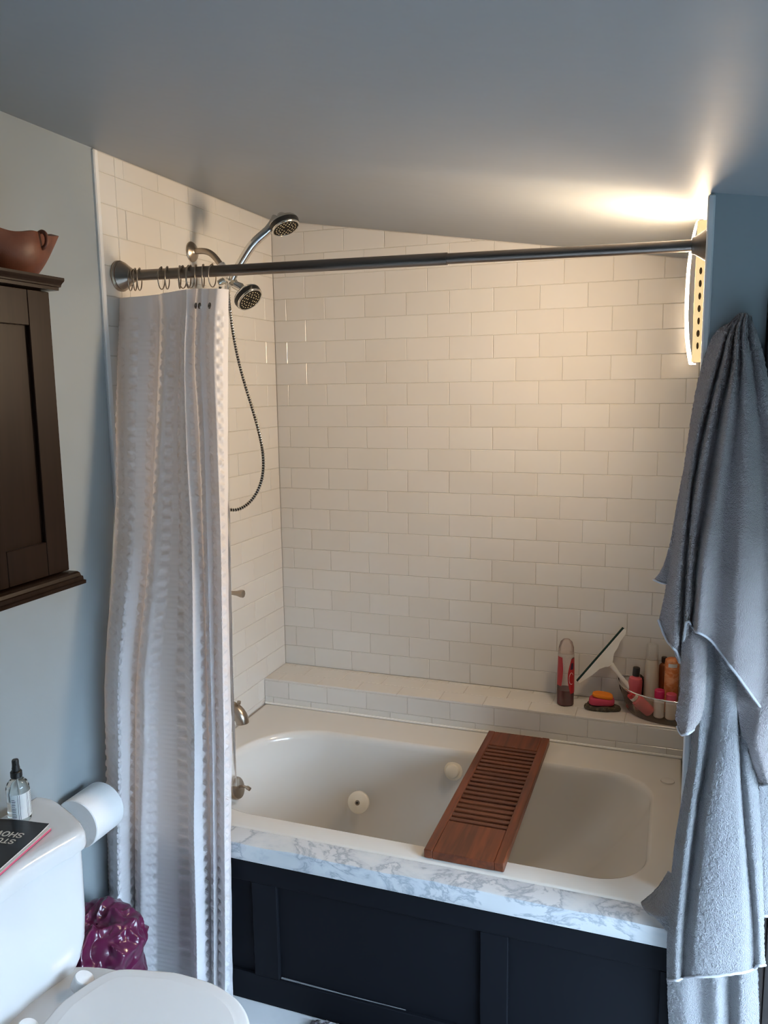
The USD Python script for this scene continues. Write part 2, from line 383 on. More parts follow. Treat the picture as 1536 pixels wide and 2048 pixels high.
# ------------------------------------------------------------------ ledge
le = structure('ledge', 'tiled ledge along the back wall above the tub')
YL = -0.178
part('grout', cbox((0.0005, YL + 0.0018, 0.30), (XA - 0.0005, -0.0005, Z_LEDGE - 0.0016), 0.0005), 'grout', le)
regt = Polygon([(0.001, 0.001), (XA - 0.001, 0.001), (XA - 0.001, -YL), (0.001, -YL)])
lay(le, regt, [(0.0, 0.0235), (0.0235, 0.1008), (0.1008, 0.1785)], lambda k: [0.0] + [([0.05, 0.1267, 0.06][k]) + i * COL for i in range(10) if ([0.05, 0.1267, 0.06][k]) + i * COL < XA - 0.01] + [XA],
    lambda v: np.c_[v[:, 0], -v[:, 1], Z_LEDGE - 0.006 + v[:, 2]])
regf = Polygon([(0.001, Z_RIM - 0.02), (XA - 0.001, Z_RIM - 0.02), (XA - 0.001, Z_LEDGE - 0.008), (0.001, Z_LEDGE - 0.008)])
lay(le, regf, [(0.493, 0.5555), (0.416, 0.493)], lambda k: [0.0] + [(0.10 if k == 0 else 0.035) + i * COL for i in range(10) if (0.10 if k == 0 else 0.035) + i * COL < XA - 0.01] + [XA],
    lambda v: np.c_[v[:, 0], YL + 0.006 - v[:, 2], v[:, 1]])

# ------------------------------------------------------------------ cloth: rows of points (metres) across each hanging cloth
CURTAIN = [[[-0.0332,-0.873,1.8759],[0.0022,-0.8895,1.8739],[0.0597,-0.9195,1.8707],[0.0882,-0.903,1.8735],[0.1106,-0.873,1.8791],[0.1501,-0.903,1.8779],[0.1649,-0.8955,1.8804],[0.1767,-0.888,1.8831],[0.1849,-0.8865,1.8841],[0.1945,-0.885,1.885],[0.2267,-0.9158,1.8814],[0.2284,-0.9,1.8842],[0.2295,-0.876,1.8879],[0.2628,-0.903,1.8833],[0.2745,-0.8865,1.8844],[0.3059,-0.9045,1.8808],[0.3248,-0.873,1.8807]],[[-0.0454,-0.8742,1.8329],[0.0023,-0.894,1.8293],[0.0673,-0.93,1.8238],[0.0963,-0.9102,1.8241],[0.1111,-0.8742,1.8262],[0.1576,-0.9102,1.8215],[0.1697,-0.9012,1.8216],[0.1788,-0.8922,1.822],[0.1852,-0.8904,1.8218],[0.1916,-0.8886,1.8217],[0.2278,-0.9255,1.8173],[0.2259,-0.9066,1.8188],[0.2238,-0.8778,1.8212],[0.2622,-0.9102,1.817],[0.269,-0.8904,1.8183],[0.3013,-0.912,1.8152],[0.3209,-0.8742,1.8173]],[[-0.0347,-0.893,1.7386],[0.0115,-0.915,1.7365],[0.0795,-0.955,1.733],[0.1035,-0.933,1.7332],[0.1183,-0.893,1.7343],[0.1661,-0.933,1.7314],[0.1759,-0.923,1.7315],[0.1843,-0.913,1.7316],[0.1905,-0.911,1.7315],[0.1968,-0.909,1.7314],[0.2343,-0.95,1.7288],[0.2309,-0.929,1.7297],[0.2281,-0.897,1.731],[0.2689,-0.933,1.7285],[0.2771,-0.911,1.7291],[0.3079,-0.935,1.7273],[0.3262,-0.893,1.7284]],[[-0.0144,-0.933,1.5118],[0.0255,-0.955,1.5133],[0.0877,-0.995,1.5161],[0.1082,-0.973,1.5149],[0.1211,-0.933,1.5127],[0.1664,-0.973,1.5153],[0.1791,-0.963,1.5148],[0.1904,-0.953,1.5143],[0.1981,-0.951,1.5142],[0.2059,-0.949,1.5142],[0.2527,-0.99,1.5169],[0.252,-0.969,1.5157],[0.255,-0.937,1.5138],[0.2942,-0.973,1.5162],[0.2993,-0.951,1.5149],[0.3316,-0.975,1.5165],[0.3394,-0.933,1.5141]],[[0.0038,-0.9768,1.2399],[0.0423,-1.001,1.2462],[0.1065,-1.045,1.2573],[0.1173,-1.0208,1.2535],[0.1173,-0.9768,1.2456],[0.1679,-1.0208,1.2561],[0.1874,-1.0098,1.2551],[0.2024,-0.9988,1.2538],[0.216,-0.9966,1.2541],[0.2281,-0.9944,1.2543],[0.285,-1.0395,1.2653],[0.2902,-1.0164,1.2614],[0.2806,-0.9812,1.2546],[0.3192,-1.0208,1.2636],[0.3242,-0.9966,1.2596],[0.3593,-1.023,1.2661],[0.3528,-0.9768,1.2574]],[[-0.0124,-1.0534,0.7598],[0.0392,-1.0838,0.7788],[0.1113,-1.139,0.8105],[0.1117,-1.1086,0.7983],[0.0932,-1.0534,0.7736],[0.1626,-1.1086,0.8049],[0.1766,-1.0948,0.8012],[0.1893,-1.081,0.7973],[0.2269,-1.0783,0.8011],[0.2626,-1.0755,0.8047],[0.3291,-1.1321,0.8362],[0.3313,-1.1031,0.8248],[0.3213,-1.059,0.8057],[0.365,-1.1086,0.8315],[0.3585,-1.0783,0.8183],[0.3993,-1.1114,0.8371],[0.3864,-1.0534,0.812]],[[-0.0507,-1.0576,0.3687],[0.0073,-1.0895,0.3985],[0.0887,-1.1475,0.4479],[0.088,-1.1156,0.4293],[0.0689,-1.0576,0.392],[0.1327,-1.1156,0.438],[0.1515,-1.1011,0.4332],[0.1658,-1.0866,0.4276],[0.2092,-1.0837,0.4343],[0.2536,-1.0808,0.4413],[0.3144,-1.1402,0.4875],[0.3204,-1.1098,0.471],[0.3121,-1.0634,0.4426],[0.3552,-1.1156,0.4812],[0.3493,-1.0837,0.4615],[0.3891,-1.1185,0.4894],[0.37,-1.0576,0.4504]],[[-0.0697,-1.0576,0.1356],[-0.009,-1.0895,0.1714],[0.0721,-1.1475,0.2297],[0.0749,-1.1156,0.2086],[0.0524,-1.0576,0.1638],[0.1172,-1.1156,0.2184],[0.1365,-1.1011,0.213],[0.1495,-1.0866,0.2061],[0.1955,-1.0837,0.2148],[0.2455,-1.0808,0.2244],[0.3084,-1.1402,0.2795],[0.3147,-1.1098,0.2602],[0.3021,-1.0634,0.2256],[0.3457,-1.1156,0.2713],[0.3398,-1.0837,0.2482],[0.3802,-1.1185,0.2813],[0.3626,-1.0576,0.2356]],[[-0.0871,-1.0576,-0.0994],[-0.0254,-1.0895,-0.0577],[0.0569,-1.1475,0.01],[0.06,-1.1156,-0.0142],[0.0358,-1.0576,-0.0664],[0.1016,-1.1156,-0.003],[0.123,-1.1011,-0.0087],[0.1364,-1.0866,-0.0165],[0.1833,-1.0837,-0.0062],[0.2359,-1.0808,0.0057],[0.2996,-1.1402,0.0696],[0.3062,-1.1098,0.0474],[0.292,-1.0634,0.0071],[0.3346,-1.1156,0.0596],[0.3289,-1.0837,0.033],[0.3697,-1.1185,0.0714],[0.3553,-1.0576,0.0196]]]
TOWEL_UPPER = [[[1.5168,-0.935,1.7502],[1.52,-0.9375,1.7557],[1.5221,-0.9463,1.7579],[1.5245,-0.935,1.7606],[1.5252,-0.9533,1.7611],[1.5277,-0.941,1.7639],[1.5281,-0.962,1.7632],[1.5314,-0.9522,1.7638],[1.5334,-0.9638,1.7619],[1.5374,-0.9462,1.7612],[1.5399,-0.9533,1.7557],[1.5443,-0.935,1.751]],[[1.4805,-0.935,1.7289],[1.4913,-0.945,1.7279],[1.4981,-0.96,1.7268],[1.5037,-0.9402,1.7278],[1.5075,-0.972,1.7258],[1.5142,-0.951,1.7268],[1.5175,-0.987,1.7246],[1.5249,-0.9702,1.7253],[1.5299,-0.99,1.7239],[1.5382,-0.96,1.7254],[1.5464,-0.972,1.7244],[1.5546,-0.935,1.7263]],[[1.4602,-0.9366,1.6745],[1.4721,-0.951,1.6738],[1.4835,-0.971,1.673],[1.4911,-0.9446,1.6736],[1.4993,-0.987,1.6722],[1.5117,-0.959,1.6727],[1.5162,-1.007,1.6712],[1.5266,-0.9846,1.6716],[1.5328,-1.011,1.6707],[1.5482,-0.971,1.6714],[1.5586,-0.987,1.6708],[1.5719,-0.9366,1.6718]],[[1.4454,-0.939,1.5937],[1.4536,-0.957,1.594],[1.4662,-0.982,1.5943],[1.4757,-0.949,1.5936],[1.4848,-1.002,1.5945],[1.4984,-0.967,1.5938],[1.5089,-1.027,1.5948],[1.5258,-0.999,1.5942],[1.536,-1.032,1.5947],[1.5603,-0.982,1.5936],[1.5719,-1.002,1.5938],[1.5886,-0.939,1.5926]],[[1.4351,-0.939,1.4905],[1.4416,-0.957,1.4919],[1.4488,-0.982,1.4939],[1.4591,-0.949,1.4915],[1.4699,-1.002,1.4957],[1.4861,-0.967,1.4932],[1.5009,-1.027,1.498],[1.5197,-0.999,1.4961],[1.5408,-1.032,1.4989],[1.5744,-0.982,1.4955],[1.5902,-1.002,1.4972],[1.6103,-0.939,1.4927]],[[1.4255,-0.939,1.3849],[1.4312,-0.957,1.3875],[1.4406,-0.982,1.3912],[1.447,-0.949,1.387],[1.4592,-1.002,1.3945],[1.4755,-0.967,1.3903],[1.4917,-1.027,1.399],[1.5134,-0.999,1.3959],[1.5438,-1.032,1.4014],[1.585,-0.982,1.3961],[1.6053,-1.002,1.3995],[1.6296,-0.939,1.3918]],[[1.4147,-0.939,1.2768],[1.4216,-0.957,1.2807],[1.4332,-0.982,1.2862],[1.4435,-0.949,1.2803],[1.4521,-1.002,1.2911],[1.4646,-0.967,1.285],[1.4778,-1.027,1.2974],[1.5107,-0.999,1.2938],[1.5433,-1.032,1.302],[1.5949,-0.982,1.2952],[1.6143,-1.002,1.3001],[1.6445,-0.939,1.2896]],[[1.4049,-0.939,1.1884],[1.415,-0.957,1.1935],[1.4287,-0.982,1.2006],[1.442,-0.949,1.1935],[1.4498,-1.002,1.207],[1.4603,-0.967,1.1993],[1.4719,-1.027,1.2147],[1.5061,-0.999,1.2104],[1.5419,-1.032,1.221],[1.5992,-0.982,1.2131],[1.6232,-1.002,1.2197],[1.6538,-0.939,1.2066]],[[1.392,-0.939,1.1205],[1.4132,-0.957,1.0796],[1.4279,-0.982,1.07],[1.4436,-0.949,1.0275],[1.4486,-1.002,1.1409],[1.4596,-0.967,1.1222],[1.4701,-1.027,1.1245],[1.5047,-0.999,1.0938],[1.5427,-1.032,1.0503],[1.6083,-0.982,0.954],[1.6383,-1.002,0.9445],[1.6762,-0.939,0.8961]]]
TOWEL_SLIVER = [[[1.439,-0.935,1.4902],[1.4448,-0.939,1.4906],[1.4527,-0.933,1.4902]],[[1.4215,-0.935,1.3842],[1.4294,-0.939,1.385],[1.4394,-0.933,1.3845]],[[1.4141,-0.935,1.3194],[1.422,-0.939,1.3205],[1.432,-0.933,1.3199]],[[1.405,-0.935,1.2645],[1.4141,-0.939,1.2659],[1.4252,-0.933,1.2653]],[[1.3912,-0.935,1.2252],[1.4034,-0.939,1.2269],[1.4166,-0.933,1.2264]],[[1.3785,-0.935,1.2078],[1.3941,-0.939,1.2031],[1.4104,-0.933,1.2006]]]
TOWEL_TAIL = [[[1.4426,-0.9445,1.1541],[1.4505,-0.9483,1.1557],[1.4643,-0.9515,1.1577],[1.4792,-0.949,1.1582],[1.4882,-0.9445,1.1577]],[[1.4418,-0.9795,1.0706],[1.4494,-0.9908,1.075],[1.4648,-1.0005,1.0796],[1.4805,-0.993,1.0788],[1.4898,-0.9795,1.0754]],[[1.442,-0.997,0.9885],[1.4505,-1.012,0.995],[1.4657,-1.025,1.0016],[1.4814,-1.015,0.9998],[1.4899,-0.997,0.9942]],[[1.4352,-0.997,0.9321],[1.4469,-1.012,0.9396],[1.4621,-1.025,0.9468],[1.4779,-1.015,0.9449],[1.4854,-0.997,0.9386]],[[1.4412,-0.997,0.9083],[1.4486,-1.012,0.8955],[1.4561,-1.025,0.9043],[1.4639,-1.015,0.9056],[1.4701,-0.997,0.9055]]]
TOWEL_UNDER = [[[1.525,-0.942,1.0836],[1.5539,-0.945,1.0873],[1.5888,-0.9495,1.092],[1.6306,-0.9525,1.097],[1.6589,-0.948,1.0983]],[[1.5413,-0.952,1.0169],[1.5621,-0.957,1.021],[1.5881,-0.9645,1.0265],[1.6184,-0.9695,1.0316],[1.6517,-0.962,1.0327]],[[1.5574,-0.967,0.947],[1.572,-0.975,0.952],[1.586,-0.987,0.9586],[1.601,-0.995,0.9636],[1.6347,-0.983,0.9632]],[[1.5693,-0.977,0.8863],[1.5779,-0.987,0.8918],[1.584,-1.002,0.8992],[1.5942,-1.012,0.905],[1.6227,-0.997,0.9025]],[[1.5816,-0.977,0.8324],[1.5902,-0.987,0.8384],[1.5961,-1.002,0.8463],[1.6062,-1.012,0.8525],[1.6209,-0.997,0.8477]],[[1.6106,-0.977,0.7922],[1.6141,-0.987,0.7977],[1.6161,-1.002,0.8054],[1.6187,-1.012,0.8107],[1.6242,-0.997,0.8043]]]
TOWEL_LOWER = [[[1.4767,-0.94,1.106],[1.4805,-0.9442,1.1076],[1.486,-0.955,1.1113],[1.5023,-0.9418,1.1089],[1.5148,-0.9622,1.116],[1.529,-0.9658,1.1183],[1.5399,-0.961,1.1179],[1.5507,-0.9442,1.114],[1.5597,-0.9514,1.1169],[1.5742,-0.9382,1.1144]],[[1.4722,-0.953,0.9193],[1.478,-0.9586,0.9223],[1.4854,-0.973,0.929],[1.5119,-0.9554,0.9254],[1.524,-0.9826,0.9379],[1.5372,-0.9874,0.9415],[1.5491,-0.981,0.9405],[1.5605,-0.9586,0.933],[1.5693,-0.9682,0.938],[1.5853,-0.9506,0.933]],[[1.4657,-0.976,0.8256],[1.4734,-0.983,0.83],[1.4827,-1.001,0.8397],[1.5014,-0.979,0.8324],[1.517,-1.013,0.8503],[1.5357,-1.019,0.8559],[1.5534,-1.011,0.8549],[1.5652,-0.983,0.8439],[1.5765,-0.995,0.8511],[1.5948,-0.973,0.8437]],[[1.4546,-1.001,0.7443],[1.4624,-1.008,0.7492],[1.4747,-1.026,0.7605],[1.4903,-1.004,0.7519],[1.508,-1.038,0.7723],[1.5323,-1.044,0.7795],[1.5574,-1.036,0.7797],[1.5721,-1.008,0.7678],[1.5842,-1.02,0.776],[1.6043,-0.998,0.7682]],[[1.4425,-1.031,0.6433],[1.4513,-1.038,0.6491],[1.4656,-1.056,0.6623],[1.481,-1.034,0.6525],[1.4997,-1.068,0.6759],[1.5296,-1.074,0.6851],[1.5638,-1.066,0.6871],[1.5823,-1.038,0.6745],[1.594,-1.05,0.6837],[1.6113,-1.028,0.6744]],[[1.4384,-1.061,0.5452],[1.4452,-1.068,0.5513],[1.4585,-1.086,0.5658],[1.4747,-1.064,0.5551],[1.4935,-1.098,0.5813],[1.5269,-1.104,0.5925],[1.5681,-1.096,0.5963],[1.593,-1.068,0.5836],[1.6027,-1.08,0.5935],[1.6163,-1.058,0.5822]],[[1.4363,-1.071,0.47],[1.4432,-1.078,0.4765],[1.4555,-1.096,0.492],[1.4718,-1.074,0.4805],[1.4906,-1.108,0.5087],[1.5259,-1.114,0.5212],[1.5709,-1.106,0.5263],[1.6005,-1.078,0.5138],[1.6092,-1.09,0.5242],[1.62,-1.068,0.5114]],[[1.4392,-1.071,0.367],[1.4461,-1.078,0.3718],[1.4566,-1.096,0.3882],[1.4708,-1.074,0.381],[1.4907,-1.108,0.4142],[1.5282,-1.114,0.4295],[1.575,-1.106,0.4423],[1.6052,-1.078,0.4393],[1.6135,-1.09,0.4571],[1.6263,-1.068,0.4451]]]
TOWEL_REAR = [[[1.4431,-1.056,0.473],[1.4529,-1.064,0.4808],[1.4752,-1.074,0.4929],[1.5,-1.064,0.4918],[1.5295,-1.082,0.5111],[1.5566,-1.052,0.4968],[1.5764,-1.082,0.5221],[1.6068,-1.058,0.5127]],[[1.4411,-1.056,0.3657],[1.451,-1.064,0.3743],[1.4765,-1.074,0.3884],[1.5044,-1.064,0.388],[1.5341,-1.082,0.4092],[1.5614,-1.052,0.3936],[1.5813,-1.082,0.4213],[1.6148,-1.058,0.4119]],[[1.4471,-1.056,0.2586],[1.4591,-1.064,0.2685],[1.4827,-1.074,0.2833],[1.5108,-1.064,0.283],[1.5407,-1.082,0.3061],[1.5683,-1.052,0.2893],[1.5863,-1.082,0.3189],[1.6229,-1.058,0.3095]],[[1.4575,-1.056,0.1758],[1.4684,-1.064,0.186],[1.4881,-1.074,0.2006],[1.5164,-1.064,0.2003],[1.5444,-1.082,0.2244],[1.5722,-1.052,0.2066],[1.5903,-1.082,0.2381],[1.6271,-1.058,0.2282]]]
TOWEL_SIDE = [[[1.5861,-0.947,0.8644],[1.5985,-0.967,0.875],[1.6136,-0.959,0.8736],[1.634,-0.947,0.8713]],[[1.5967,-0.962,0.7485],[1.6079,-0.982,0.7606],[1.624,-0.974,0.7593],[1.6444,-0.962,0.7566]],[[1.6067,-0.987,0.6268],[1.6177,-1.007,0.6408],[1.6319,-0.999,0.6389],[1.6522,-0.987,0.6359]],[[1.6154,-1.002,0.5087],[1.6244,-1.022,0.5241],[1.6386,-1.014,0.522],[1.659,-1.002,0.5186]]]
TOWEL_FLAP = [[[1.4328,-0.985,0.5647],[1.4417,-0.9998,0.5684],[1.4501,-1.0147,0.5792],[1.4584,-1.03,0.5973]],[[1.4154,-0.99,0.5281],[1.4299,-1.0065,0.5344],[1.4438,-1.023,0.5478],[1.4575,-1.04,0.5684]],[[1.3954,-0.995,0.5028],[1.4156,-1.0131,0.5116],[1.435,-1.0313,0.5276],[1.4542,-1.05,0.5508]],[[1.3792,-1.0,0.4854],[1.4038,-1.0191,0.4962],[1.4274,-1.0383,0.514],[1.4506,-1.058,0.539]],[[1.4004,-1.045,0.4934],[1.4171,-1.0506,0.4939],[1.4333,-1.0562,0.5013],[1.4495,-1.062,0.5159]],[[1.4319,-1.056,0.4751],[1.4384,-1.0586,0.4713],[1.4447,-1.0613,0.4746],[1.4508,-1.064,0.4849]]]
# ------------------------------------------------------------------ bathtub
def rrect(x0, x1, y0, y1, rl, rr, z, n=200):
    """closed ring, rounded rectangle with left-end radius rl and right-end radius rr; the same stations on every ring"""
    k = n // 8
    out = []
    def arc(cx, cy, r, a0, a1, m): return [(cx + r * math.cos(a), cy + r * math.sin(a)) for a in np.linspace(a0, a1, m, endpoint=False)]
    def line(p, q, m): return [(p[0] + (q[0] - p[0]) * t, p[1] + (q[1] - p[1]) * t) for t in np.linspace(0, 1, m, endpoint=False)]
    H = math.pi / 2
    out += line((x1, y0 + rr), (x1, y1 - rr), k) + arc(x1 - rr, y1 - rr, rr, 0, H, k)
    out += line((x1 - rr, y1), (x0 + rl, y1), k) + arc(x0 + rl, y1 - rl, rl, H, 2 * H, k)
    out += line((x0, y1 - rl), (x0, y0 + rl), k) + arc(x0 + rl, y0 + rl, rl, 2 * H, 3 * H, k)
    out += line((x0 + rl, y0), (x1 - rr, y0), k) + arc(x1 - rr, y0 + rr, rr, 3 * H, 4 * H, k)
    z = np.broadcast_to(z, (len(out),))
    return np.c_[np.array(out), z]

tub = thing('bathtub', 'white whirlpool bathtub set in a dark panelled surround', 'bathtub')
YB0, YB1 = -0.976, YL - 0.001
rings = [rrect(0.003, XA - 0.003, YB0, YB1, 0.004, 0.004, 0.05), rrect(0.003, XA - 0.003, YB0, YB1, 0.004, 0.004, 0.456),
         rrect(0.006, XA - 0.006, YB0 + 0.003, YB1 - 0.003, 0.006, 0.006, 0.464), rrect(0.016, XA - 0.012, YB0 + 0.012, YB1 - 0.010, 0.012, 0.012, 0.4665),
         rrect(0.05, XA - 0.04, YB0 + 0.04, YB1 - 0.09, 0.20, 0.06, 0.466)]
op = (0.098, 1.388, -0.902, -0.338)
for dx, z in ((-0.006, 0.4655), (0.0, 0.462), (0.005, 0.453), (0.008, 0.44)):
    rings.append(rrect(op[0] + dx, op[1] - dx, op[2] + dx, op[3] - dx, 0.255, 0.135, z))
for t in np.linspace(0.08, 1, 14):
    s = t ** 0.8
    z = 0.44 - (0.44 - 0.075) * (1 - (1 - t) ** 1.7) if t < 1 else 0.073
    e = 0.008
    lx = 0.008 + 0.105 * t ** 1.2 + 0.05 * max(0, t - 0.7) ** 1.5 * 3
    rx = 0.008 + 0.40 * t ** 1.05
    fy = 0.008 + 0.06 * t + 0.06 * max(0, t - 0.75) * 4 * 0.8
    rings.append(rrect(op[0] + lx, op[1] - rx, op[2] + fy, op[3] - fy, 0.255 - 0.10 * t, 0.135 - 0.02 * t, z))
last = rings[-1]
for q in (0.6, 0.2): 
    c = last.mean(0); rings.append(c + (last - c) * np.array([q, q, 1]))
part('shell', ring_loft(rings), 'tub_acrylic', tub, smooth=50)
j = part('water_jet', lathe([(0.001, 0.004), (0.0045, 0.004), (0.0055, 0.010), (0.010, 0.0115), (0.030, 0.008), (0.036, 0.003), (0.037, -0.006)], 36, (0.06, -0.93, 0.36), (0.462, -0.405, 0.262)), 'jet_plastic', tub, smooth=40, label='round cream water jet on the back side')
part('jet_nozzle', lathe([(0.0001, 0.0135), (0.006, 0.0135), (0.0085, 0.012), (0.009, 0.008)], 24, (0.06, -0.93, 0.36), (0.462, -0.405, 0.262)), 'nickel', j, smooth=40)
part('nozzle_hole', lathe([(0.0001, 0.0145), (0.0042, 0.0145), (0.0042, 0.010)], 16, (0.06, -0.93, 0.36), (0.462, -0.405, 0.262)), 'black_plastic', j)
part('suction_knob', lathe([(0.0001, 0.026), (0.012, 0.026), (0.020, 0.022), (0.0225, 0.014), (0.022, 0.006), (0.030, 0.003), (0.031, -0.006)], 36, (0, -0.95, 0.3), (0.775, -0.352, 0.398)), 'jet_plastic', tub, smooth=40, label='cream knob near the tray')
part('air_control', lathe([(0.0001, 0.006), (0.016, 0.006), (0.019, 0.004), (0.020, 0.0)], 30, (0, 0, 1), (1.428, -0.352, 0.4655)), 'tub_acrylic', tub, smooth=40, label='round cap on the rim corner')
ov = part('overflow_plate', lathe([(0.0001, 0.014), (0.026, 0.013), (0.034, 0.009), (0.036, 0.0)], 36, (0.95, 0, 0.3), (0.128, -0.62, 0.365)), 'nickel', tub, smooth=40, label='brushed nickel overflow plate')
part('trip_lever', tube(curve([(0.138, -0.62, 0.370), (0.158, -0.622, 0.376), (0.182, -0.626, 0.372)], 12), [0.004] * 8 + [0.006] * 4, 10), 'nickel', ov, smooth=40)

# marble deck and panelled apron
sl = thing('marble_deck', 'narrow marble strip along the front of the tub with grey veins', 'marble trim')
nx, prof = 240, [(-0.9765, 0.425), (-0.9765, 0.4655), (-1.000, 0.4658), (-1.034, 0.4648), (-1.0425, 0.4632), (-1.0440, 0.459), (-1.0425, 0.440), (-1.0435, 0.428), (-1.040, 0.4165), (-1.000, 0.4165)]
X = np.linspace(0.0005, 1.52, nx); G = np.zeros((len(prof), nx, 3))
for i, (y, z) in enumerate(prof):
    w = 1.0 if 2 < i < 8 else 0.15
    q = np.c_[X * 9, np.full(nx, y * 22), np.full(nx, z * 30)]
    cr = 0.0022 * (np.abs(np.sin(X * 16 + 5 * meshkit.noise(np.c_[X * 4, X * 0, X * 0 + 2]) + i * 0.5)) ** 6)
    G[i] = np.c_[X, y - w * (0.0035 * (meshkit.noise(q) - 0.5) - (cr if i in (4, 5, 6) else 0)), z + w * 0.003 * (meshkit.noise(q + 9) - 0.5)]
m = grid_mesh(G, closed_v=True)
if m.volume < 0: m.invert()
part('slab', m, 'marble', sl, smooth=35)
ap = thing('tub_apron', 'black painted panelled front below the marble strip', 'tub panel')
YA = -1.030
part('panel', cbox((0.001, YA + 0.012, 0.001), (1.50, -0.985, 0.4155), 0.001), 'apron_paint', ap)
def board(lo, hi, n): part(n, cbox(lo, hi, 0.0018), 'apron_paint', ap)
board((0.001, YA, 0.352), (1.50, YA + 0.0125, 0.4155), 'top_rail'); board((0.001, YA, 0.001), (1.50, YA + 0.0125, 0.083), 'bottom_rail')
for a, b in ((0.001, 0.075), (0.409, 0.482), (1.021, 1.088), (1.425, 1.50)): board((a, YA, 0.083), (b, YA + 0.0125, 0.352), 'stile')
part('dust_line', tube([(0.484, YA + 0.009, 0.0845), (0.66, YA + 0.0085, 0.084), (0.83, YA + 0.010, 0.0838)], [0.0028, 0.0015, 0.0012], 6), 'dust', ap, label='thin grey line of dust along the lower panel edge')
cl = thing('caulk_bead', 'white caulk bead where the tub meets the tiled ledge', 'caulk')
part('bead', tube([(0.004, YL - 0.004, 0.469), (0.5, YL - 0.004, 0.469), (XA - 0.004, YL - 0.004, 0.469)], 0.0045, 8), 'caulk_white', cl, smooth=40)

# ------------------------------------------------------------------ bath tray
tr = thing('bath_tray', 'reddish brown slatted wooden tray lying across the tub', 'bath tray')
tz0, tz1, tx0, tx1, ty0, ty1 = 0.4675, 0.491, 0.861, 1.062, -0.958, -0.216
part('side_rail', cbox((tx0, ty0, tz0), (tx0 + 0.022, ty1, tz1), 0.002), 'teak', tr)
part('side_rail', cbox((tx1 - 0.024, ty0, tz0), (tx1, ty1, tz1), 0.002), 'teak', tr)
part('end_board', cbox((tx0 + 0.0222, ty0, tz0), (tx1 - 0.0242, -0.806, tz1 - 0.001), 0.0015), 'teak', tr)
part('end_board', cbox((tx0 + 0.0222, -0.318, tz0), (tx1 - 0.0242, ty1, tz1 - 0.001), 0.0015), 'teak', tr)
NS = 19; pitch = (0.806 - 0.318) / NS
for k in range(NS):
    y = -0.806 + (k + 0.5) * pitch + 0.003
    part('slat', cbox((tx0 + 0.0195, y - 0.0075, tz0 + 0.004), (tx1 - 0.0215, y + 0.0075, tz1 - 0.0025), 0.0015), 'teak_slat', tr)

# ------------------------------------------------------------------ curtain rod, rings, curtain, liner
rod = thing('shower_rod', 'dark brushed metal shower curtain rod across the alcove', 'curtain rod')
ra, rb = np.array((0.0, -0.882, 1.931)), np.array((XA, -0.880, 1.9098))
rp = lambda x: ra + (rb - ra) * x / XA
part('outer_tube', tube([rp(0.012), rp(0.45), rp(0.903)], 0.0140, 24), 'rod_metal', rod, smooth=40)
part('inner_tube', tube([rp(0.88), rp(1.2), rp(XA - 0.004)], 0.0122, 24), 'rod_metal', rod, smooth=40)
bell = [(0.040, 0.0), (0.040, 0.004), (0.036, 0.007), (0.037, 0.011), (0.033, 0.017), (0.024, 0.030), (0.018, 0.040), (0.0165, 0.046), (0.0135, 0.047)]
part('end_flange', lathe(bell, 40, rb - ra, ra + (rb - ra) * 0.0008), 'nickel', rod, smooth=35)
part('end_flange', lathe([(r, h * 0.92) for r, h in bell], 40, ra - rb, rb + (ra - rb) * 0.0008), 'rod_metal', rod, smooth=35)

RX = [0.033, 0.048, 0.062, 0.130, 0.148, 0.186, 0.195, 0.212, 0.218, 0.234, 0.256, 0.283]
ORD = ['leftmost', 'second', 'third', 'fourth', 'fifth', 'sixth', 'seventh', 'eighth', 'ninth', 'tenth', 'eleventh', 'rightmost']
ring0 = None
for k, x in enumerate(RX):
    lab = f'thin metal curtain ring, {ORD[k]} on the rod' + (' counted from the left' if 0 < k < 11 else '')
    c = rp(x) + np.array([0, 0, -0.011])
    ang = float(rng.uniform(8, 30))
    if ring0 is None:
        ring0 = thing('curtain_ring', lab, 'curtain ring', c, ang, 'shower curtain rings on the rod')
        a = np.linspace(0, 2 * np.pi, 36, endpoint=False)
        part('wire', tube(np.c_[0.05 * 0.030 * np.sin(a), 0.0250 * np.cos(a), 0.0275 * np.sin(a)], 0.0016, 8, closed=True), 'nickel', ring0, smooth=True)
        part('roller_ball', lathe([(0.0001, -0.0032), (0.0024, -0.0022), (0.0033, 0), (0.0024, 0.0022), (0.0001, 0.0032)], 12, (0, 1, 0), (0.0015, 0.0, 0.0275)), 'nickel', ring0, smooth=True)
    else:
        copy_of(ring0, c, ang, lab)

cu = thing('shower_curtain', 'white fabric shower curtain with puckered stripes gathered to the left', 'shower curtain')
def pucker(P):
    s = np.cumsum(np.linalg.norm(np.diff(P, axis=1, prepend=P[:, :1]), axis=2), axis=1).mean(0)[None, :]
    z = P[..., 2]
    band = np.exp(-(((s + 0.012) % 0.066 - 0.033) / 0.0105) ** 4)
    blk = np.clip(2.6 * np.sin(z * 2 * np.pi / 0.030), -1, 1)
    ht = np.clip((1.835 - z) / 0.02, 0, 1) * np.clip((s - 0.012) / 0.02, 0, 1) * np.clip((s.max() - 0.012 - s) / 0.02, 0, 1)
    return (0.0042 * band * blk + 0.0008 * np.sin(z * 2 * np.pi / 0.013 + 9 * s) * (1 - band)) * ht + 0.002 * (meshkit.noise(P * 26) - 0.5)
m, Fc = sheet(CURTAIN, 360, 460, 0, pucker=pucker)
part('drape', m, 'curtain_fabric', cu, smooth=60)
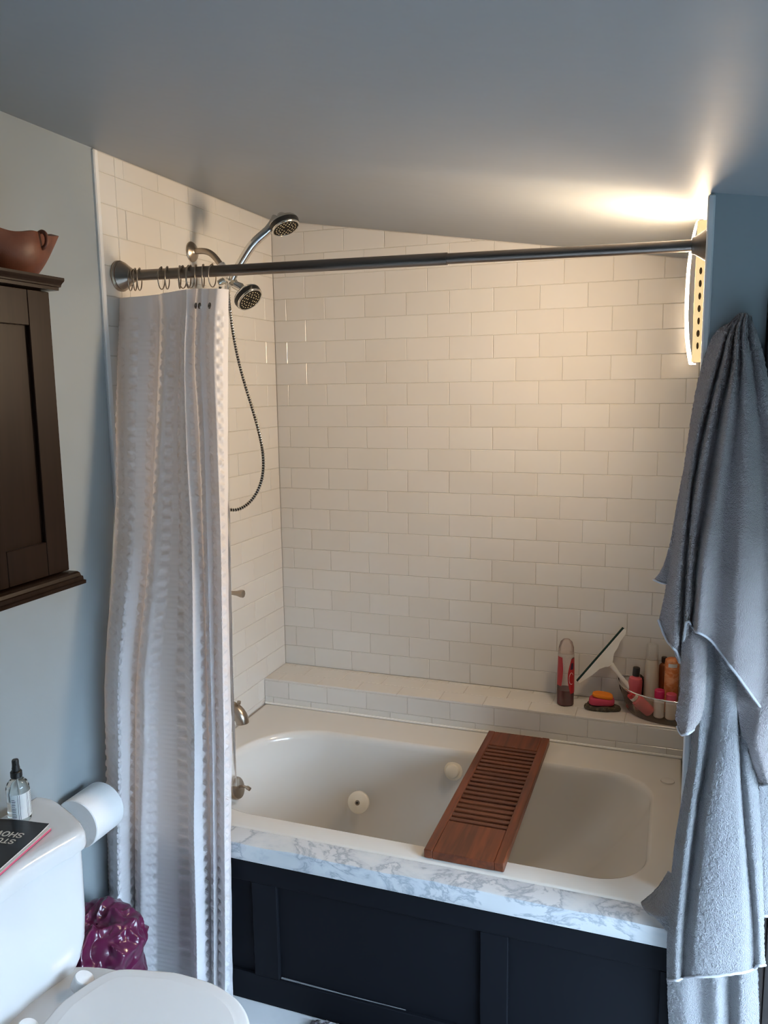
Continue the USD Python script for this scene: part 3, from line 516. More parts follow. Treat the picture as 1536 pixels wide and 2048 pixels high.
for k, x in enumerate((0.283, 0.256, 0.234)):
    i = int(np.argmin(np.abs(Fc[9, :, 0] - (x - 0.002)))); q = Fc[9, i]
    n = np.cross(Fc[9, min(i + 2, 359)] - Fc[9, i - 2], Fc[12, i] - Fc[6, i]); n *= -np.sign(n[1]) / np.linalg.norm(n)
    part('grommet', lathe([(0.0035, 0.0), (0.004, 0.0018), (0.006, 0.0022), (0.0078, 0.0012), (0.008, -0.001)], 20, n, q + n * 0.0006), 'rod_metal', cu, smooth=40)

li = thing('curtain_liner', 'clear vinyl shower liner hanging behind the white curtain', 'curtain liner')
KL = []
for z in (1.868, 1.80, 1.5, 1.0, 0.50):
    KL.append([(x, -0.848 + 0.012 * math.sin(x * 78 + 0.6 * z) * (0.5 if z > 1.85 else 1), z) for x in np.linspace(0.012, 0.262 + 0.036 * (z - 0.5), 22)])
m, _ = sheet(KL, 120, 60, 0.0006, 0.002, 9)
part('vinyl', m, 'clear_vinyl', li, smooth=60)

# ------------------------------------------------------------------ shower fittings
NH, NF = np.array((0.4071, -0.1193, -0.9055)), np.array((0.6697, -0.1514, -0.7270))
sh = thing('shower_fixture', 'nickel shower arm on the left tile wall with chrome diverter and fixed round head', 'shower')
part('flange', lathe([(0.030, 0.0), (0.030, 0.003), (0.026, 0.008), (0.013, 0.013), (0.0095, 0.016)], 36, (1, 0, 0), (0.0005, -0.531, 2.045)), 'nickel', sh, smooth=35)
part('arm', tube(curve([(0.004, -0.531, 2.045), (0.040, -0.531, 2.045), (0.062, -0.531, 2.039), (0.085, -0.531, 2.020), (0.108, -0.531, 1.990)], 40), 0.0092, 18), 'nickel', sh, smooth=40)
part('collar', tube([(0.100, -0.531, 2.001), (0.107, -0.531, 1.991), (0.114, -0.531, 1.981)], 0.0135, 22), 'sconce_white', sh, smooth=30, label='pale plastic collar on the arm')
dv = part('diverter', tube(curve([(0.110, -0.531, 1.987), (0.126, -0.533, 1.966), (0.142, -0.536, 1.944)], 14), [0.016] * 5 + [0.019] * 5 + [0.016] * 4, 24), 'chrome', sh, smooth=35, label='chrome diverter body')
part('cradle', tube(curve([(0.126, -0.536, 1.966), (0.138, -0.540, 1.962), (0.147, -0.544, 1.958)], 12), [0.013] * 8 + [0.014] * 4, 20), 'chrome', dv, smooth=35)
part('hose_outlet', tube([(0.128, -0.533, 1.962), (0.121, -0.528, 1.945), (0.117, -0.524, 1.928)], 0.0095, 16), 'chrome', dv, smooth=35)
part('knob', lathe([(0.0001, 0.03), (0.008, 0.029), (0.010, 0.02), (0.009, 0.0)], 20, (-0.6, -0.6, -0.4), (0.122, -0.536, 1.957)), 'chrome', dv, smooth=35)

def head(t, at, n, R):
    c = np.array(at)
    part('head_shell', lathe([(0.010, -0.046), (0.015, -0.040), (R * 0.62, -0.031), (R * 0.93, -0.024), (R, -0.0185), (R * 1.005, -0.0165)], 48, n, c), 'chrome', t, smooth=35)
    part('head_band', lathe([(R * 1.0, -0.0165), (R * 1.02, -0.015), (R * 0.985, -0.003), (R * 0.95, -0.0015)], 48, n, c), 'black_plastic', t, smooth=35, label='black band round the head')
    part('head_rim', lathe([(R * 0.97, -0.003), (R * 0.975, 0.0), (R * 0.94, 0.0022), (R * 0.87, 0.0022), (R * 0.85, 0.0005)], 48, n, c), 'chrome', t, smooth=35)
    f = part('spray_face', lathe([(R * 0.87, -0.001), (R * 0.85, 0.0012), (R * 0.3, 0.0018), (0.0001, 0.0018)], 40, n, c), 'face_dark', t, smooth=35, label='dark spray face')
    T = frame(n, c); dots = []
    for rr, cnt in ((0.28, 6), (0.48, 12), (0.68, 18)):
        for q in range(cnt):
            a = 2 * math.pi * (q + 0.5 * (cnt % 4 == 2)) / cnt
            d = cbox((-0.0011, -0.0022, 0), (0.0011, 0.0022, 0.0009), 0.0003); d.apply_transform(trimesh.transformations.rotation_matrix(a, (0, 0, 1)))
            d.apply_translation((R * rr * math.cos(a), R * rr * math.sin(a), 0.0015)); dots.append(d)
    m = cat(*dots); m.apply_transform(T)
    part('nozzle', m, 'nozzle', f, kind='stuff', label='rings of small pale spray nozzles')
    return c
hh = thing('hand_shower', 'chrome hand shower with curved handle raised above the rod', 'shower head')
hc = head(hh, (0.322, -0.532, 2.090), NH, 0.0435)
part('handle', tube(curve([hc - NH * 0.028 + np.array([-0.020, 0.004, 0.006]), (0.262, -0.540, 2.083), (0.222, -0.545, 2.052), (0.186, -0.547, 2.010), (0.158, -0.546, 1.974), (0.146, -0.545, 1.955)], 60), np.interp(np.linspace(0, 1, 60), [0, 0.2, 0.5, 0.8, 1], [0.016, 0.0125, 0.0135, 0.0125, 0.0105]), 22), 'chrome', hh, smooth=40)
fc = head(sh, (0.196, -0.532, 1.894), NF, 0.0435)
part('ball_joint', tube([fc - NF * 0.040, fc - NF * 0.052, (0.143, -0.535, 1.942)], [0.012, 0.014, 0.012], 20), 'chrome', sh, smooth=40)

ho = thing('shower_hose', 'ribbed chrome shower hose looping down beside the curtain', 'shower hose')
hp = curve([(0.117, -0.524, 1.932), (0.113, -0.51, 1.87), (0.118, -0.50, 1.78), (0.138, -0.495, 1.673), (0.165, -0.49, 1.573), (0.188, -0.49, 1.488), (0.198, -0.49, 1.418), (0.192, -0.49, 1.355), (0.167, -0.492, 1.299), (0.133, -0.495, 1.264), (0.088, -0.50, 1.248), (0.05, -0.505, 1.262), (0.03, -0.51, 1.32), (0.035, -0.515, 1.50), (0.07, -0.53, 1.80), (0.10, -0.535, 1.945)], 900)
part('core', tube(hp[::6], 0.0042, 12), 'black_plastic', ho, smooth=40)
L_ = np.r_[0, np.cumsum(np.linalg.norm(np.diff(hp, axis=0), axis=1))]
ribs = []
for s_ in np.arange(0.004, L_[-1], 0.0080):
    q = np.array([np.interp(s_ + d, L_, hp[:, k]) for d in (-0.0016, -0.0009, 0.0009, 0.0016) for k in range(3)]).reshape(4, 3)
    ribs.append(tube(q, [0.0042, 0.0066, 0.0066, 0.0042], 12, caps=False))
part('rib', cat(*ribs), 'chrome', ho, smooth=40, kind='stuff', label='chrome winding of the hose')

va = thing('shower_valve', 'brushed nickel shower valve lever peeking from behind the curtain', 'valve handle')
part('escutcheon', lathe([(0.072, 0.0), (0.072, 0.003), (0.060, 0.009), (0.030, 0.014), (0.024, 0.040), (0.022, 0.058), (0.0001, 0.060)], 40, (1, 0, 0), (0.0005, -0.53, 0.985)), 'nickel', va, smooth=35)
part('lever', tube([(0.045, -0.53, 0.984), (0.085, -0.53, 0.983), (0.108, -0.53, 0.983), (0.122, -0.53, 0.983), (0.131, -0.53, 0.983)], [0.006, 0.006, 0.0085, 0.0125, 0.0125], 8), 'nickel', va, smooth=30)
sp = thing('tub_spout', 'brushed nickel tub spout with diverter knob left of the ledge', 'tub spout')
part('escutcheon', lathe([(0.030, 0), (0.030, 0.004), (0.024, 0.010)], 30, (1, 0, 0), (0.0005, -0.53, 0.595)), 'nickel', sp, smooth=35)
part('spout', tube(curve([(0.002, -0.53, 0.595), (0.05, -0.53, 0.596), (0.082, -0.53, 0.588), (0.100, -0.53, 0.570), (0.108, -0.53, 0.545)], 34), np.interp(np.linspace(0, 1, 34), [0, 0.5, 0.85, 1], [0.021, 0.0215, 0.0225, 0.021]), 26), 'nickel', sp, smooth=40)
part('diverter_knob', lathe([(0.004, 0.0), (0.004, 0.012), (0.0065, 0.014), (0.0065, 0.023), (0.0001, 0.0235)], 18, (0.2, 0, 1), (0.094, -0.53, 0.596)), 'nickel', sp, smooth=35)

# ------------------------------------------------------------------ sconce on the alcove's right side
sc = thing('wall_sconce', 'lit vertical wall sconce with a bowed glass shade by the towels', 'wall light')
ys0, ys1, zs0, zs1 = -0.800, -0.640, 1.672, 1.975
part('backplate', cbox((1.4525, -0.800, 1.680), (XA - 0.0008, -0.60, 1.972), 0.001), 'brass', sc)
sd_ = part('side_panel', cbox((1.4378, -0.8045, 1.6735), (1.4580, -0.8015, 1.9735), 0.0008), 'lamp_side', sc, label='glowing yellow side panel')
for k in range(7):
    z = 1.868 - k * 0.0265
    e = Polygon([((0.0030 + 0.0006 * math.sin(3 * k)) * math.cos(a), 0.0075 * math.sin(a)) for a in np.linspace(0, 2 * math.pi, 18, endpoint=False)])
    T = np.eye(4); T[:3, 0] = (1, 0, 0); T[:3, 1] = (0, 0, 1); T[:3, 2] = (0, -1, 0); T[:3, 3] = (1.4490, -0.8044, z)
    part('slot', extrude(e, 0.0008, T), 'slot_dark', sd_, label='dark oval slot in the side panel')
ss = np.linspace(-1, 1, 30)
prof = np.c_[1.4235 + 0.014 * np.abs(ss) ** 2.6, (zs0 + zs1) / 2 + ss * (zs1 - zs0) / 2]
G = np.stack([np.c_[np.full(30, 0.0) + prof[:, 0] - off, np.full(30, y), prof[:, 1]] for y, off in zip(np.linspace(ys0, ys1, 9), 0.004 * np.sin(np.linspace(0, np.pi, 9)))])
Gb = G + np.array([0.004, 0, 0])
m = cat(grid_mesh(G), grid_mesh(Gb[:, ::-1]), grid_mesh(np.stack([G[0], Gb[0]])), grid_mesh(np.stack([Gb[-1], G[-1]])), grid_mesh(np.stack([Gb[:, 0], G[:, 0]])), grid_mesh(np.stack([G[:, -1], Gb[:, -1]])))
m.merge_vertices(); m.fix_normals()
part('glass_shade', m, 'lamp_glass', sc, smooth=40)
for y in (ys0 - 0.004, ys1 + 0.001):
    P = [(px + 0.0035, y, pz) for px, pz in prof] + [(px + 0.0125, y, pz) for px, pz in prof[::-1]]
    poly = Polygon([(p[0], p[2]) for p in P])
    T = np.eye(4); T[:3, 0] = (1, 0, 0); T[:3, 1] = (0, 0, 1); T[:3, 2] = (0, -1, 0); T[:3, 3] = (0, y + 0.003, 0)
    part('side_cap', extrude(poly, 0.003, T), 'sconce_white', sc)

# ------------------------------------------------------------------ towels on the return wall
tu = thing('bath_towel', 'grey terry towel hung at the top right, over the other towel', 'towel')
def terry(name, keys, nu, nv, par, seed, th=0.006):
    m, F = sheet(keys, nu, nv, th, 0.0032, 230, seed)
    part(name, m, 'towel_plain' if par is not tu else 'towel_warmed', par, smooth=70); return F
def hem(F, par, r=0.0028):
    part('hem', tube(F[-1][::3] + np.array([0, -0.001, 0.001]), r, 8), 'towel_hem', par, smooth=50)
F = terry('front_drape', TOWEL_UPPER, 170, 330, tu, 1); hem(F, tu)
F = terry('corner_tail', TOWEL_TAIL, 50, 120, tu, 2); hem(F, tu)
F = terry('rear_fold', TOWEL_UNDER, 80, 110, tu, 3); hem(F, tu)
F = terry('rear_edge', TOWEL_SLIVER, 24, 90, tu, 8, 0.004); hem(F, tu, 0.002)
tl = thing('bath_towel', 'grey terry towel hanging low, its corner lying on the marble', 'towel')
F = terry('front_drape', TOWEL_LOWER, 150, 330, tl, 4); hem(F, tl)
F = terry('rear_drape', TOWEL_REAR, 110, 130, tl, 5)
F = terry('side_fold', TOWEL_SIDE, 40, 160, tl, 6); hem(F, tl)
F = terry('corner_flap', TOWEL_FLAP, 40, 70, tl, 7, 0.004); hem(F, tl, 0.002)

# ------------------------------------------------------------------ wall cabinet and pot
cb = thing('wall_cabinet', 'espresso wood wall cabinet hung on the left wall', 'cabinet')
yc1, yc0, zc0, zc1, xf = -1.374, -1.83, 1.248, 1.832, 0.200
part('body', cbox((0.001, yc0, zc0), (xf - 0.018, yc1, zc1), 0.002), 'espresso', cb)
def molding(name, pr, z0):
    """pr: (overhang, height) outline, mitred round front and ends"""
    rings = []
    for o, h in pr:
        rings.append([(0.001, yc1 + o * 0.6, z0 + h), (xf + o, yc1 + o * 0.6, z0 + h), (xf + o, yc0 - o * 0.6, z0 + h), (0.001, yc0 - o * 0.6, z0 + h)])
    m = ring_loft(rings, True, True)
    m.fix_normals(); part(name, m, 'espresso', cb)
molding('crown_molding', [(0.002, 0.0), (0.016, 0.0), (0.0165, 0.006), (0.020, 0.007), (0.0205, 0.010), (0.022, 0.0135), (0.0255, 0.018), (0.0265, 0.020), (0.0265, 0.025)], zc1)
molding('base_molding', [(0.027, -0.028), (0.0275, -0.021), (0.023, -0.0195), (0.0225, -0.012), (0.019, -0.0105), (0.017, -0.004), (0.013, -0.001), (0.002, 0.0)], zc0)
def cab_door(y1, y0, knob_y):
    d = part('door', cbox((xf - 0.0175, y0, zc0 + 0.003), (xf - 0.009, y1, zc1 - 0.003), 0.001), 'espresso', cb)
    st = 0.060
    for n, lo, hi in (('stile', (y1 - st, zc0 + 0.003), (y1, zc1 - 0.003)), ('stile', (y0, zc0 + 0.003), (y0 + st, zc1 - 0.003)),
                      ('rail', (y0 + st + 0.0006, zc1 - 0.073), (y1 - st - 0.0006, zc1 - 0.003)), ('rail', (y0 + st + 0.0006, zc0 + 0.003), (y1 - st - 0.0006, zc0 + 0.074))):
        part(n, cbox((xf - 0.0089, lo[0], lo[1]), (xf, hi[0], hi[1]), 0.0012), 'espresso', d)
    part('knob', lathe([(0.006, 0.0), (0.005, 0.008), (0.011, 0.014), (0.013, 0.020), (0.009, 0.026), (0.0001, 0.027)], 24, (1, 0, 0), (xf, knob_y, 1.52)), 'nickel', d, smooth=40, label='pale metal knob')
cab_door(yc1 - 0.001, -1.602, -1.585); cab_door(-1.604, yc0 + 0.001, -1.66)

pt = thing('terracotta_pot', 'terracotta pot with pinched pointed spout on top of the dark cabinet', 'pot', (0.118, -1.398, zc1 + 0.0262))
na, nt = 96, 26
ph = np.linspace(0, 2 * np.pi, na, endpoint=False)
tip = np.maximum(0, np.cos(ph - np.pi / 2)) ** 5 + 0.7 * np.maximum(0, np.cos(ph + np.pi / 2)) ** 5
bump_ = np.maximum(0, np.cos(ph - np.pi)) ** 3 + 0.5 * np.maximum(0, np.cos(ph - 0.3)) ** 6
Rr = 0.070 + 0.066 * tip; Hr = 0.080 + 0.024 * tip + 0.020 * bump_
rings = []
for t in np.linspace(0, 1, nt):
    r = 0.050 + (Rr - 0.050) * (t ** 0.85) + 0.012 * np.sin(np.pi * t) * (1 - tip); rings.append(np.c_[r * np.cos(ph), r * np.sin(ph), Hr * t])
for t in np.linspace(1, 0.1, nt):
    r = (0.050 + (Rr - 0.050) * (t ** 0.85) + 0.012 * np.sin(np.pi * t) * (1 - tip)) - 0.006 - 0.012 * tip * t; rings.append(np.c_[r * np.cos(ph), r * np.sin(ph), Hr * t + (0.0015 if t > 0.97 else 0)])
part('bowl', ring_loft(rings, True, True), 'terracotta', pt, smooth=50)
part('handle_loop', tube(curve([(0.060, 0.030, 0.088), (0.073, 0.031, 0.090), (0.080, 0.030, 0.072), (0.068, 0.028, 0.058)], 24), 0.0042, 10), 'terracotta', pt, smooth=50)

# ------------------------------------------------------------------ toilet
TA = math.radians(5.0); TO = np.array((0.016, -1.568))
to = thing('toilet', 'white toilet with closed lid, cut off at the lower left', 'toilet', (TO[0], TO[1], 0), -5.0)
half = [(0.0, 0.212), (0.012, 0.220), (0.045, 0.224), (0.095, 0.211), (0.150, 0.190), (0.198, 0.166), (0.216, 0.152), (0.2235, 0.132), (0.222, 0.105), (0.217, 0.05), (0.214, 0.0)]
def outline(h, n=140):
    p = np.array(h + [(a, -b) for a, b in h[-2::-1]])
    p = np.array([q for k, q in enumerate(p) if k == 0 or (np.linalg.norm(q - p[k - 1]) > 1e-6 and np.linalg.norm(q - p[0]) > 1e-6)])
    p = np.vstack([p, p[0]]); t = np.r_[0, np.cumsum(np.linalg.norm(np.diff(p, axis=0), axis=1))]
    q = PchipInterpolator(t, p)(np.linspace(0, t[-1], n, endpoint=False))
    return q
ol = outline(half)
def inset(p, d):
    if d > 0.012:                                  # far in: shrink towards the middle instead
        lo, hi = p.min(0), p.max(0); c = (lo + hi) / 2
        return c + (inset(p, 0.012) - c) * (1 - (d - 0.012) / ((hi - lo).min() / 2))
    t = np.roll(p, -1, 0) - np.roll(p, 1, 0); t /= np.linalg.norm(t, axis=1, keepdims=True) + 1e-9
    nrm = np.c_[-t[:, 1], t[:, 0]]
    if Polygon(p).exterior.is_ccw is False: nrm = -nrm
    return p + nrm * d
zr = lambda p, z: np.c_[p, np.full(len(p), z)]
lid_r = [zr(inset(ol, 0.010), 0.656), zr(inset(ol, 0.001), 0.657), zr(ol, 0.662), zr(inset(ol, 0.0005), 0.680), zr(inset(ol, 0.004), 0.690), zr(inset(ol, 0.011), 0.6965), zr(inset(ol, 0.022), 0.6995), zr(inset(ol, 0.034), 0.700)]
m = ring_loft(lid_r, True, True); m.fix_normals(); part('tank_lid', m, 'porcelain', to, smooth=50)
c0 = np.array([0.10, 0.0])
tank = [zr(inset(ol, 0.0115), 0.6535)]
for z, f, df in ((0.60, 0.998, 0), (0.50, 0.985, 0), (0.44, 0.96, -0.004), (0.40, 0.90, -0.010), (0.37, 0.82, -0.02), (0.35, 0.74, -0.03), (0.34, 0.66, -0.04)):
    p = inset(ol, 0.0115).copy(); p[:, 1] *= f; p[:, 0] = np.maximum(p[:, 0] + df * (p[:, 0] > 0.05), 0.003); tank.append(zr(p, z))
m = ring_loft(tank, True, True); m.fix_normals(); part('tank', m, 'porcelain', to, smooth=50)
lh = [(0.280, 0.0), (0.288, 0.05), (0.298, 0.088), (0.309, 0.108), (0.322, 0.119), (0.386, 0.144), (0.45, 0.161), (0.52, 0.165), (0.59, 0.152), (0.64, 0.124), (0.675, 0.085), (0.698, 0.04), (0.703, 0.0)]
lo_ = outline(lh, 160)
def slab(p, z0, z1, e):
    return ring_loft([zr(inset(p, e), z0), zr(p, z0 + e), zr(p, z1 - e), zr(inset(p, e * 0.4), z1 - e * 0.35), zr(inset(p, e * 1.3), z1), zr(inset(p, 0.02), z1 + 0.0005), zr(inset(p, 0.028), z1 + 0.002)], True, True)
m = slab(lo_, 0.398, 0.418, 0.005); m.fix_normals(); part('seat_lid', m, 'seat_plastic', to, smooth=50)
m = slab(inset(lo_, 0.003), 0.378, 0.3965, 0.004); m.fix_normals(); part('seat', m, 'seat_plastic', to, smooth=50)
for b in (0.072, -0.072):
    part('hinge_cap', lathe([(0.0215, -0.014), (0.0215, 0.008), (0.019, 0.011), (0.0001, 0.0125)], 28, (0.35, 0.2, 0.9), (0.262, b, 0.402)), 'seat_plastic', to, smooth=40)
bowl = []
for z, a0, a1, w in ((0.0, 0.16, 0.52, 0.115), (0.03, 0.165, 0.51, 0.11), (0.12, 0.19, 0.50, 0.10), (0.22, 0.17, 0.56, 0.13), (0.31, 0.13, 0.65, 0.158), (0.36, 0.11, 0.685, 0.163), (0.3765, 0.11, 0.69, 0.160)):
    a = np.linspace(0, 2 * np.pi, 80, endpoint=False)
    bowl.append(np.c_[(a0 + a1) / 2 + (a1 - a0) / 2 * np.sign(np.cos(a)) * np.abs(np.cos(a)) ** 0.85, w * np.sign(np.sin(a)) * np.abs(np.sin(a)) ** 0.85, np.full(80, z)])
m = ring_loft(bowl, True, True); m.fix_normals(); part('bowl', m, 'porcelain', to, smooth=50)

def toil(a, b, z):
    return np.array([TO[0] + a * math.cos(TA) + b * math.sin(TA), TO[1] - a * math.sin(TA) + b * math.cos(TA), z])

# spray bottle and magazines on the tank
sb = thing('spray_bottle', 'small clear glass spray bottle with black pump on the toilet tank', 'spray bottle', (0.090, -1.459, 0.7005), 30)
part('glass', lathe([(0.0001, 0.001), (0.021, 0.0), (0.0235, 0.003), (0.0243, 0.010), (0.0243, 0.072), (0.0235, 0.080), (0.0195, 0.090), (0.013, 0.0965), (0.0105, 0.0985), (0.0105, 0.103)], 48), 'bottle_glass', sb, smooth=40)
a = np.linspace(math.radians(-112), math.radians(62), 40)
lb = np.stack([np.stack([r * np.cos(a), r * np.sin(a), np.full(40, z)], -1) for r, z in ((0.0246, 0.012), (0.0250, 0.012), (0.0250, 0.069), (0.0246, 0.069))])
lbp = part('label', grid_mesh(lb, closed_v=True), 'label_white', sb, smooth=40, label='white paper label with thin dark rules')
for d in (-78, -70, -34, -27):
    q = np.radians([d - 0.9, d + 0.9]); st = np.stack([np.stack([0.0252 * np.cos(q), 0.0252 * np.sin(q), np.full(2, z)], -1) for z in (0.0125, 0.0685)])
    part('rule', cat(grid_mesh(st)), 'label_ink', lbp)
for d0, d1, zz in ((-15, 50, np.linspace(0.018, 0.064, 13)), (-108, -86, np.linspace(0.018, 0.058, 11))):
    ms = []
    for z in zz:
        q = np.radians(np.linspace(d0, d0 + (d1 - d0) * rng.uniform(0.6, 1), 8)); ms.append(grid_mesh(np.stack([np.stack([0.0252 * np.cos(q), 0.0252 * np.sin(q), np.full(8, zz_)], -1) for zz_ in (z, z + 0.0013)])))
    part('print_line', cat(*ms), 'label_ink', lbp, kind='stuff', label='lines of small print')
part('collar', lathe([(0.0112, 0.1005), (0.0122, 0.102), (0.0122, 0.113), (0.0105, 0.115), (0.0001, 0.1152)], 30), 'black_plastic', sb, smooth=35)
part('pump', lathe([(0.0082, 0.1145), (0.0085, 0.122), (0.0078, 0.124), (0.0072, 0.130), (0.0074, 0.138), (0.006, 0.1405), (0.0001, 0.141)], 26), 'black_plastic', sb, smooth=35)
part('nozzle_tip', lathe([(0.0024, 0.0), (0.0026, 0.003), (0.0001, 0.0035)], 14, (0.2, -1, 0), (0.0013, -0.0068, 0.131)), 'black_plastic', sb, smooth=35)
part('dip_tube', tube([(0, 0, 0.10), (0.002, 0.001, 0.05), (0.004, 0.002, 0.008)], 0.0016, 8), 'label_white', sb)

def booklet(name, lab, z, dz, x0, x1, y0, y1, mats, curl=0.0):
    t = thing(name, lab, 'magazine', (0.181, -1.471, z), 9, 'magazines on the tank')
    nxx, nyy = 24, 24
    X, Y = np.meshgrid(np.linspace(x0, x1, nxx), np.linspace(y0, y1, nyy))
    up = curl * np.clip((Y - (y1 - 0.07)) / 0.07, 0, 1) ** 2 * (0.4 + 0.6 * np.clip((X - x0) / (x1 - x0), 0, 1)) + 0.0015 * np.sin((X - x0) * 40) * np.clip((Y - (y1 - 0.1)) / 0.1, 0, 1)
    def layer(lo, hi):
        A = np.dstack([X, Y, up + lo]); B = np.dstack([X, Y, up + hi])
        n = nxx * nyy; idx = np.arange(n).reshape(nyy, nxx)
        loop = np.r_[idx[0, :-1], idx[:-1, -1], idx[-1, :0:-1], idx[:0:-1, 0]]; l2 = np.roll(loop, -1)
        side = np.vstack([np.stack([loop, l2, loop + n], 1), np.stack([l2, l2 + n, loop + n], 1)])
        return trimesh.Trimesh(np.vstack([A.reshape(-1, 3), B.reshape(-1, 3)]), np.vstack([grid_mesh(A).faces[:, ::-1], grid_mesh(B).faces + n, side]), process=False)
    e = 0.0007
    part('back_cover', layer(0.0002, 0.0002 + e), mats[0], t)
    part('pages', layer(0.0002 + e + 0.0001, dz - e - 0.0001), mats[1], t)
    part('front_cover', layer(dz - e, dz), mats[2], t)
    def top(x, y):
        return dz + float(curl * np.clip((y - (y1 - 0.07)) / 0.07, 0, 1) ** 2 * (0.4 + 0.6 * np.clip((x - x0) / (x1 - x0), 0, 1)) + 0.0015 * math.sin((x - x0) * 40) * np.clip((y - (y1 - 0.1)) / 0.1, 0, 1))
    return t, top
booklet('magazine', 'red and white magazine under the black one on the tank', 0.7022, 0.0065, -0.118, 0.006, -0.235, -0.003, ('page_wine', 'page_pink', 'page_white'), 0.0)
mg, mz = booklet('magazine', 'black covered magazine with cream capital lettering on the tank', 0.7092, 0.003, -0.120, 0.0, -0.238, 0.0, ('page_white', 'page_white', 'print_black'), 0.004)
def cover_text(s, x, y, h, matn):
    t = meshkit.text_mesh(s, h, 0.0004, True)
    v = np.array(t.vertices); W = np.c_[x - v[:, 0], y - v[:, 1], 0.00015 + v[:, 2]]
    W[:, 2] += [mz(a_, b_) for a_, b_ in W[:, :2]]
    t.vertices = W
    part('lettering', t, matn, mg, label=f'cream letters {s}')
cover_text('SHOW', -0.027, -0.042, 0.0165, 'print_cream'); cover_text('STU', -0.030, -0.066, 0.0155, 'print_cream')

# toilet paper on a wall holder
tp = thing('toilet_paper_roll', 'white toilet paper roll on the wall behind the tank', 'toilet paper', (0.062, -1.262, 0.576))
part('paper', lathe([(0.0135, 0.002), (0.0145, 0.0), (0.0605, 0.0), (0.0625, 0.002), (0.0625, 0.101), (0.0605, 0.103), (0.0145, 0.103), (0.0135, 0.101), (0.0135, 0.002)], 64, (0, 1, 0)), 'paper_white', tp, smooth=40)
part('core', lathe([(0.0132, 0.001), (0.0132, 0.102)], 32, (0, 1, 0)), 'cardboard', tp, smooth=40)
hb = part('holder_bar', tube([(0, -0.023, 0), (0, 0.06, 0), (0, 0.108, 0)], 0.007, 14), 'nickel', tp, smooth=40, label='metal holder bar')
for y in (-0.021, 0.107): part('bracket', tube([(-0.0610, y, 0), (-0.03, y, 0), (0.002, y, 0)], 0.007, 12), 'nickel', hb, smooth=40)

# waste bin with purple bag
bn = thing('waste_bin', 'waste bin lined with a crumpled purple plastic bag behind the toilet', 'bin', (0.120, -1.282, 0.0))
part('pail', lathe([(0.0001, 0.002), (0.082, 0.0), (0.085, 0.004), (0.100, 0.24), (0.102, 0.245), (0.098, 0.245), (0.083, 0.01)], 48), 'bin_grey', bn, smooth=40)
na = 220; a = np.linspace(0, 2 * np.pi, na, endpoint=False); rings = []
prof = [(0.1030, 0.13), (0.1045, 0.19), (0.1065, 0.235), (0.109, 0.258), (0.107, 0.285), (0.098, 0.312), (0.083, 0.333), (0.064, 0.344), (0.042, 0.345), (0.022, 0.338), (0.003, 0.332)]
for r, z in prof: rings.append(np.c_[r * np.cos(a), r * np.sin(a), np.full(na, z)])
P = CubicSpline(np.arange(len(prof)), np.array(rings), axis=0)(np.linspace(0, len(prof) - 1, 90))
def crease(q, f, seed):                              # sharp folds: ridged noise
    return 1 - 2 * np.abs(meshkit.noise(q * f, seed) - 0.5) * 2
q = P * np.array([1, 1, 0.75]) + 0.02 * (np.stack([meshkit.noise(P * 18, k) for k in (2, 5, 9)], -1) - 0.5)
D = 0.70 * crease(q, 17, 1) + 0.25 * crease(q, 38, 4) + 0.05 * crease(q, 80, 6) - 0.5
N_ = np.cross(np.roll(P, -1, 1) - np.roll(P, 1, 1), np.gradient(P, axis=0)); N_ /= np.linalg.norm(N_, axis=2, keepdims=True) + 1e-9
w = np.interp(P[..., 2], [0.15, 0.25, 0.30], [0.2, 0.5, 1.0])
P = P + N_ * (np.maximum(D, -0.35) * 0.036 * w + 0.004)[..., None]
P[..., 0] = np.maximum(P[..., 0], -0.112)
part('bag', grid_mesh(P, closed_u=True), 'bag_purple', bn, smooth=40, label='crumpled purple plastic bag')

# bath mat
bm = thing('bath_mat', 'fluffy grey bath mat on the floor in front of the tub', 'bath mat', (0.95, -1.30, 0.0))
G = []
for j in np.linspace(-1, 1, 120):
    G.append([(0.37 * i, 0.262 * j, 0.003 + 0.020 * (1 - abs(i) ** 14) * (1 - abs(j) ** 14)) for i in np.linspace(-1, 1, 150)])
G = np.array(G); nn = meshkit.noise(G * 160)
G[..., 2] += 0.012 * nn * (G[..., 2] > 0.006); G[..., :2] += 0.006 * (np.dstack([meshkit.noise(G * 120, 4), meshkit.noise(G * 120, 8)]) - 0.5)
part('pile', grid_mesh(G), 'mat_pile', bm, smooth=True, kind='stuff')

# ------------------------------------------------------------------ things on the ledge
ZL = Z_LEDGE + 0.0005
bw = thing('body_wash_bottle', 'clear bottle with red swirl label and dark red gel on the ledge', 'bottle', (1.094, -0.086, ZL))
part('gel', lathe([(0.0001, 0.001), (0.025, 0.001), (0.0276, 0.004), (0.0278, 0.054), (0.0001, 0.054)], 40), 'gel_red', bw, smooth=40, label='dark red gel left in the bottom')
part('bottle', lathe([(0.0001, 0.0), (0.0255, 0.0), (0.028, 0.003), (0.0283, 0.06), (0.0275, 0.12), (0.0262, 0.172), (0.0245, 0.20), (0.019, 0.218), (0.010, 0.2265), (0.0001, 0.2285)], 48), 'clear_plastic', bw, smooth=40)
part('shoulder_ring', lathe([(0.0263, 0.168), (0.0272, 0.170), (0.0268, 0.178), (0.0258, 0.179)], 40), 'frosted_cap', bw, smooth=40)
cdir = math.atan2(EYE[1] + 0.086, EYE[0] - 1.094)
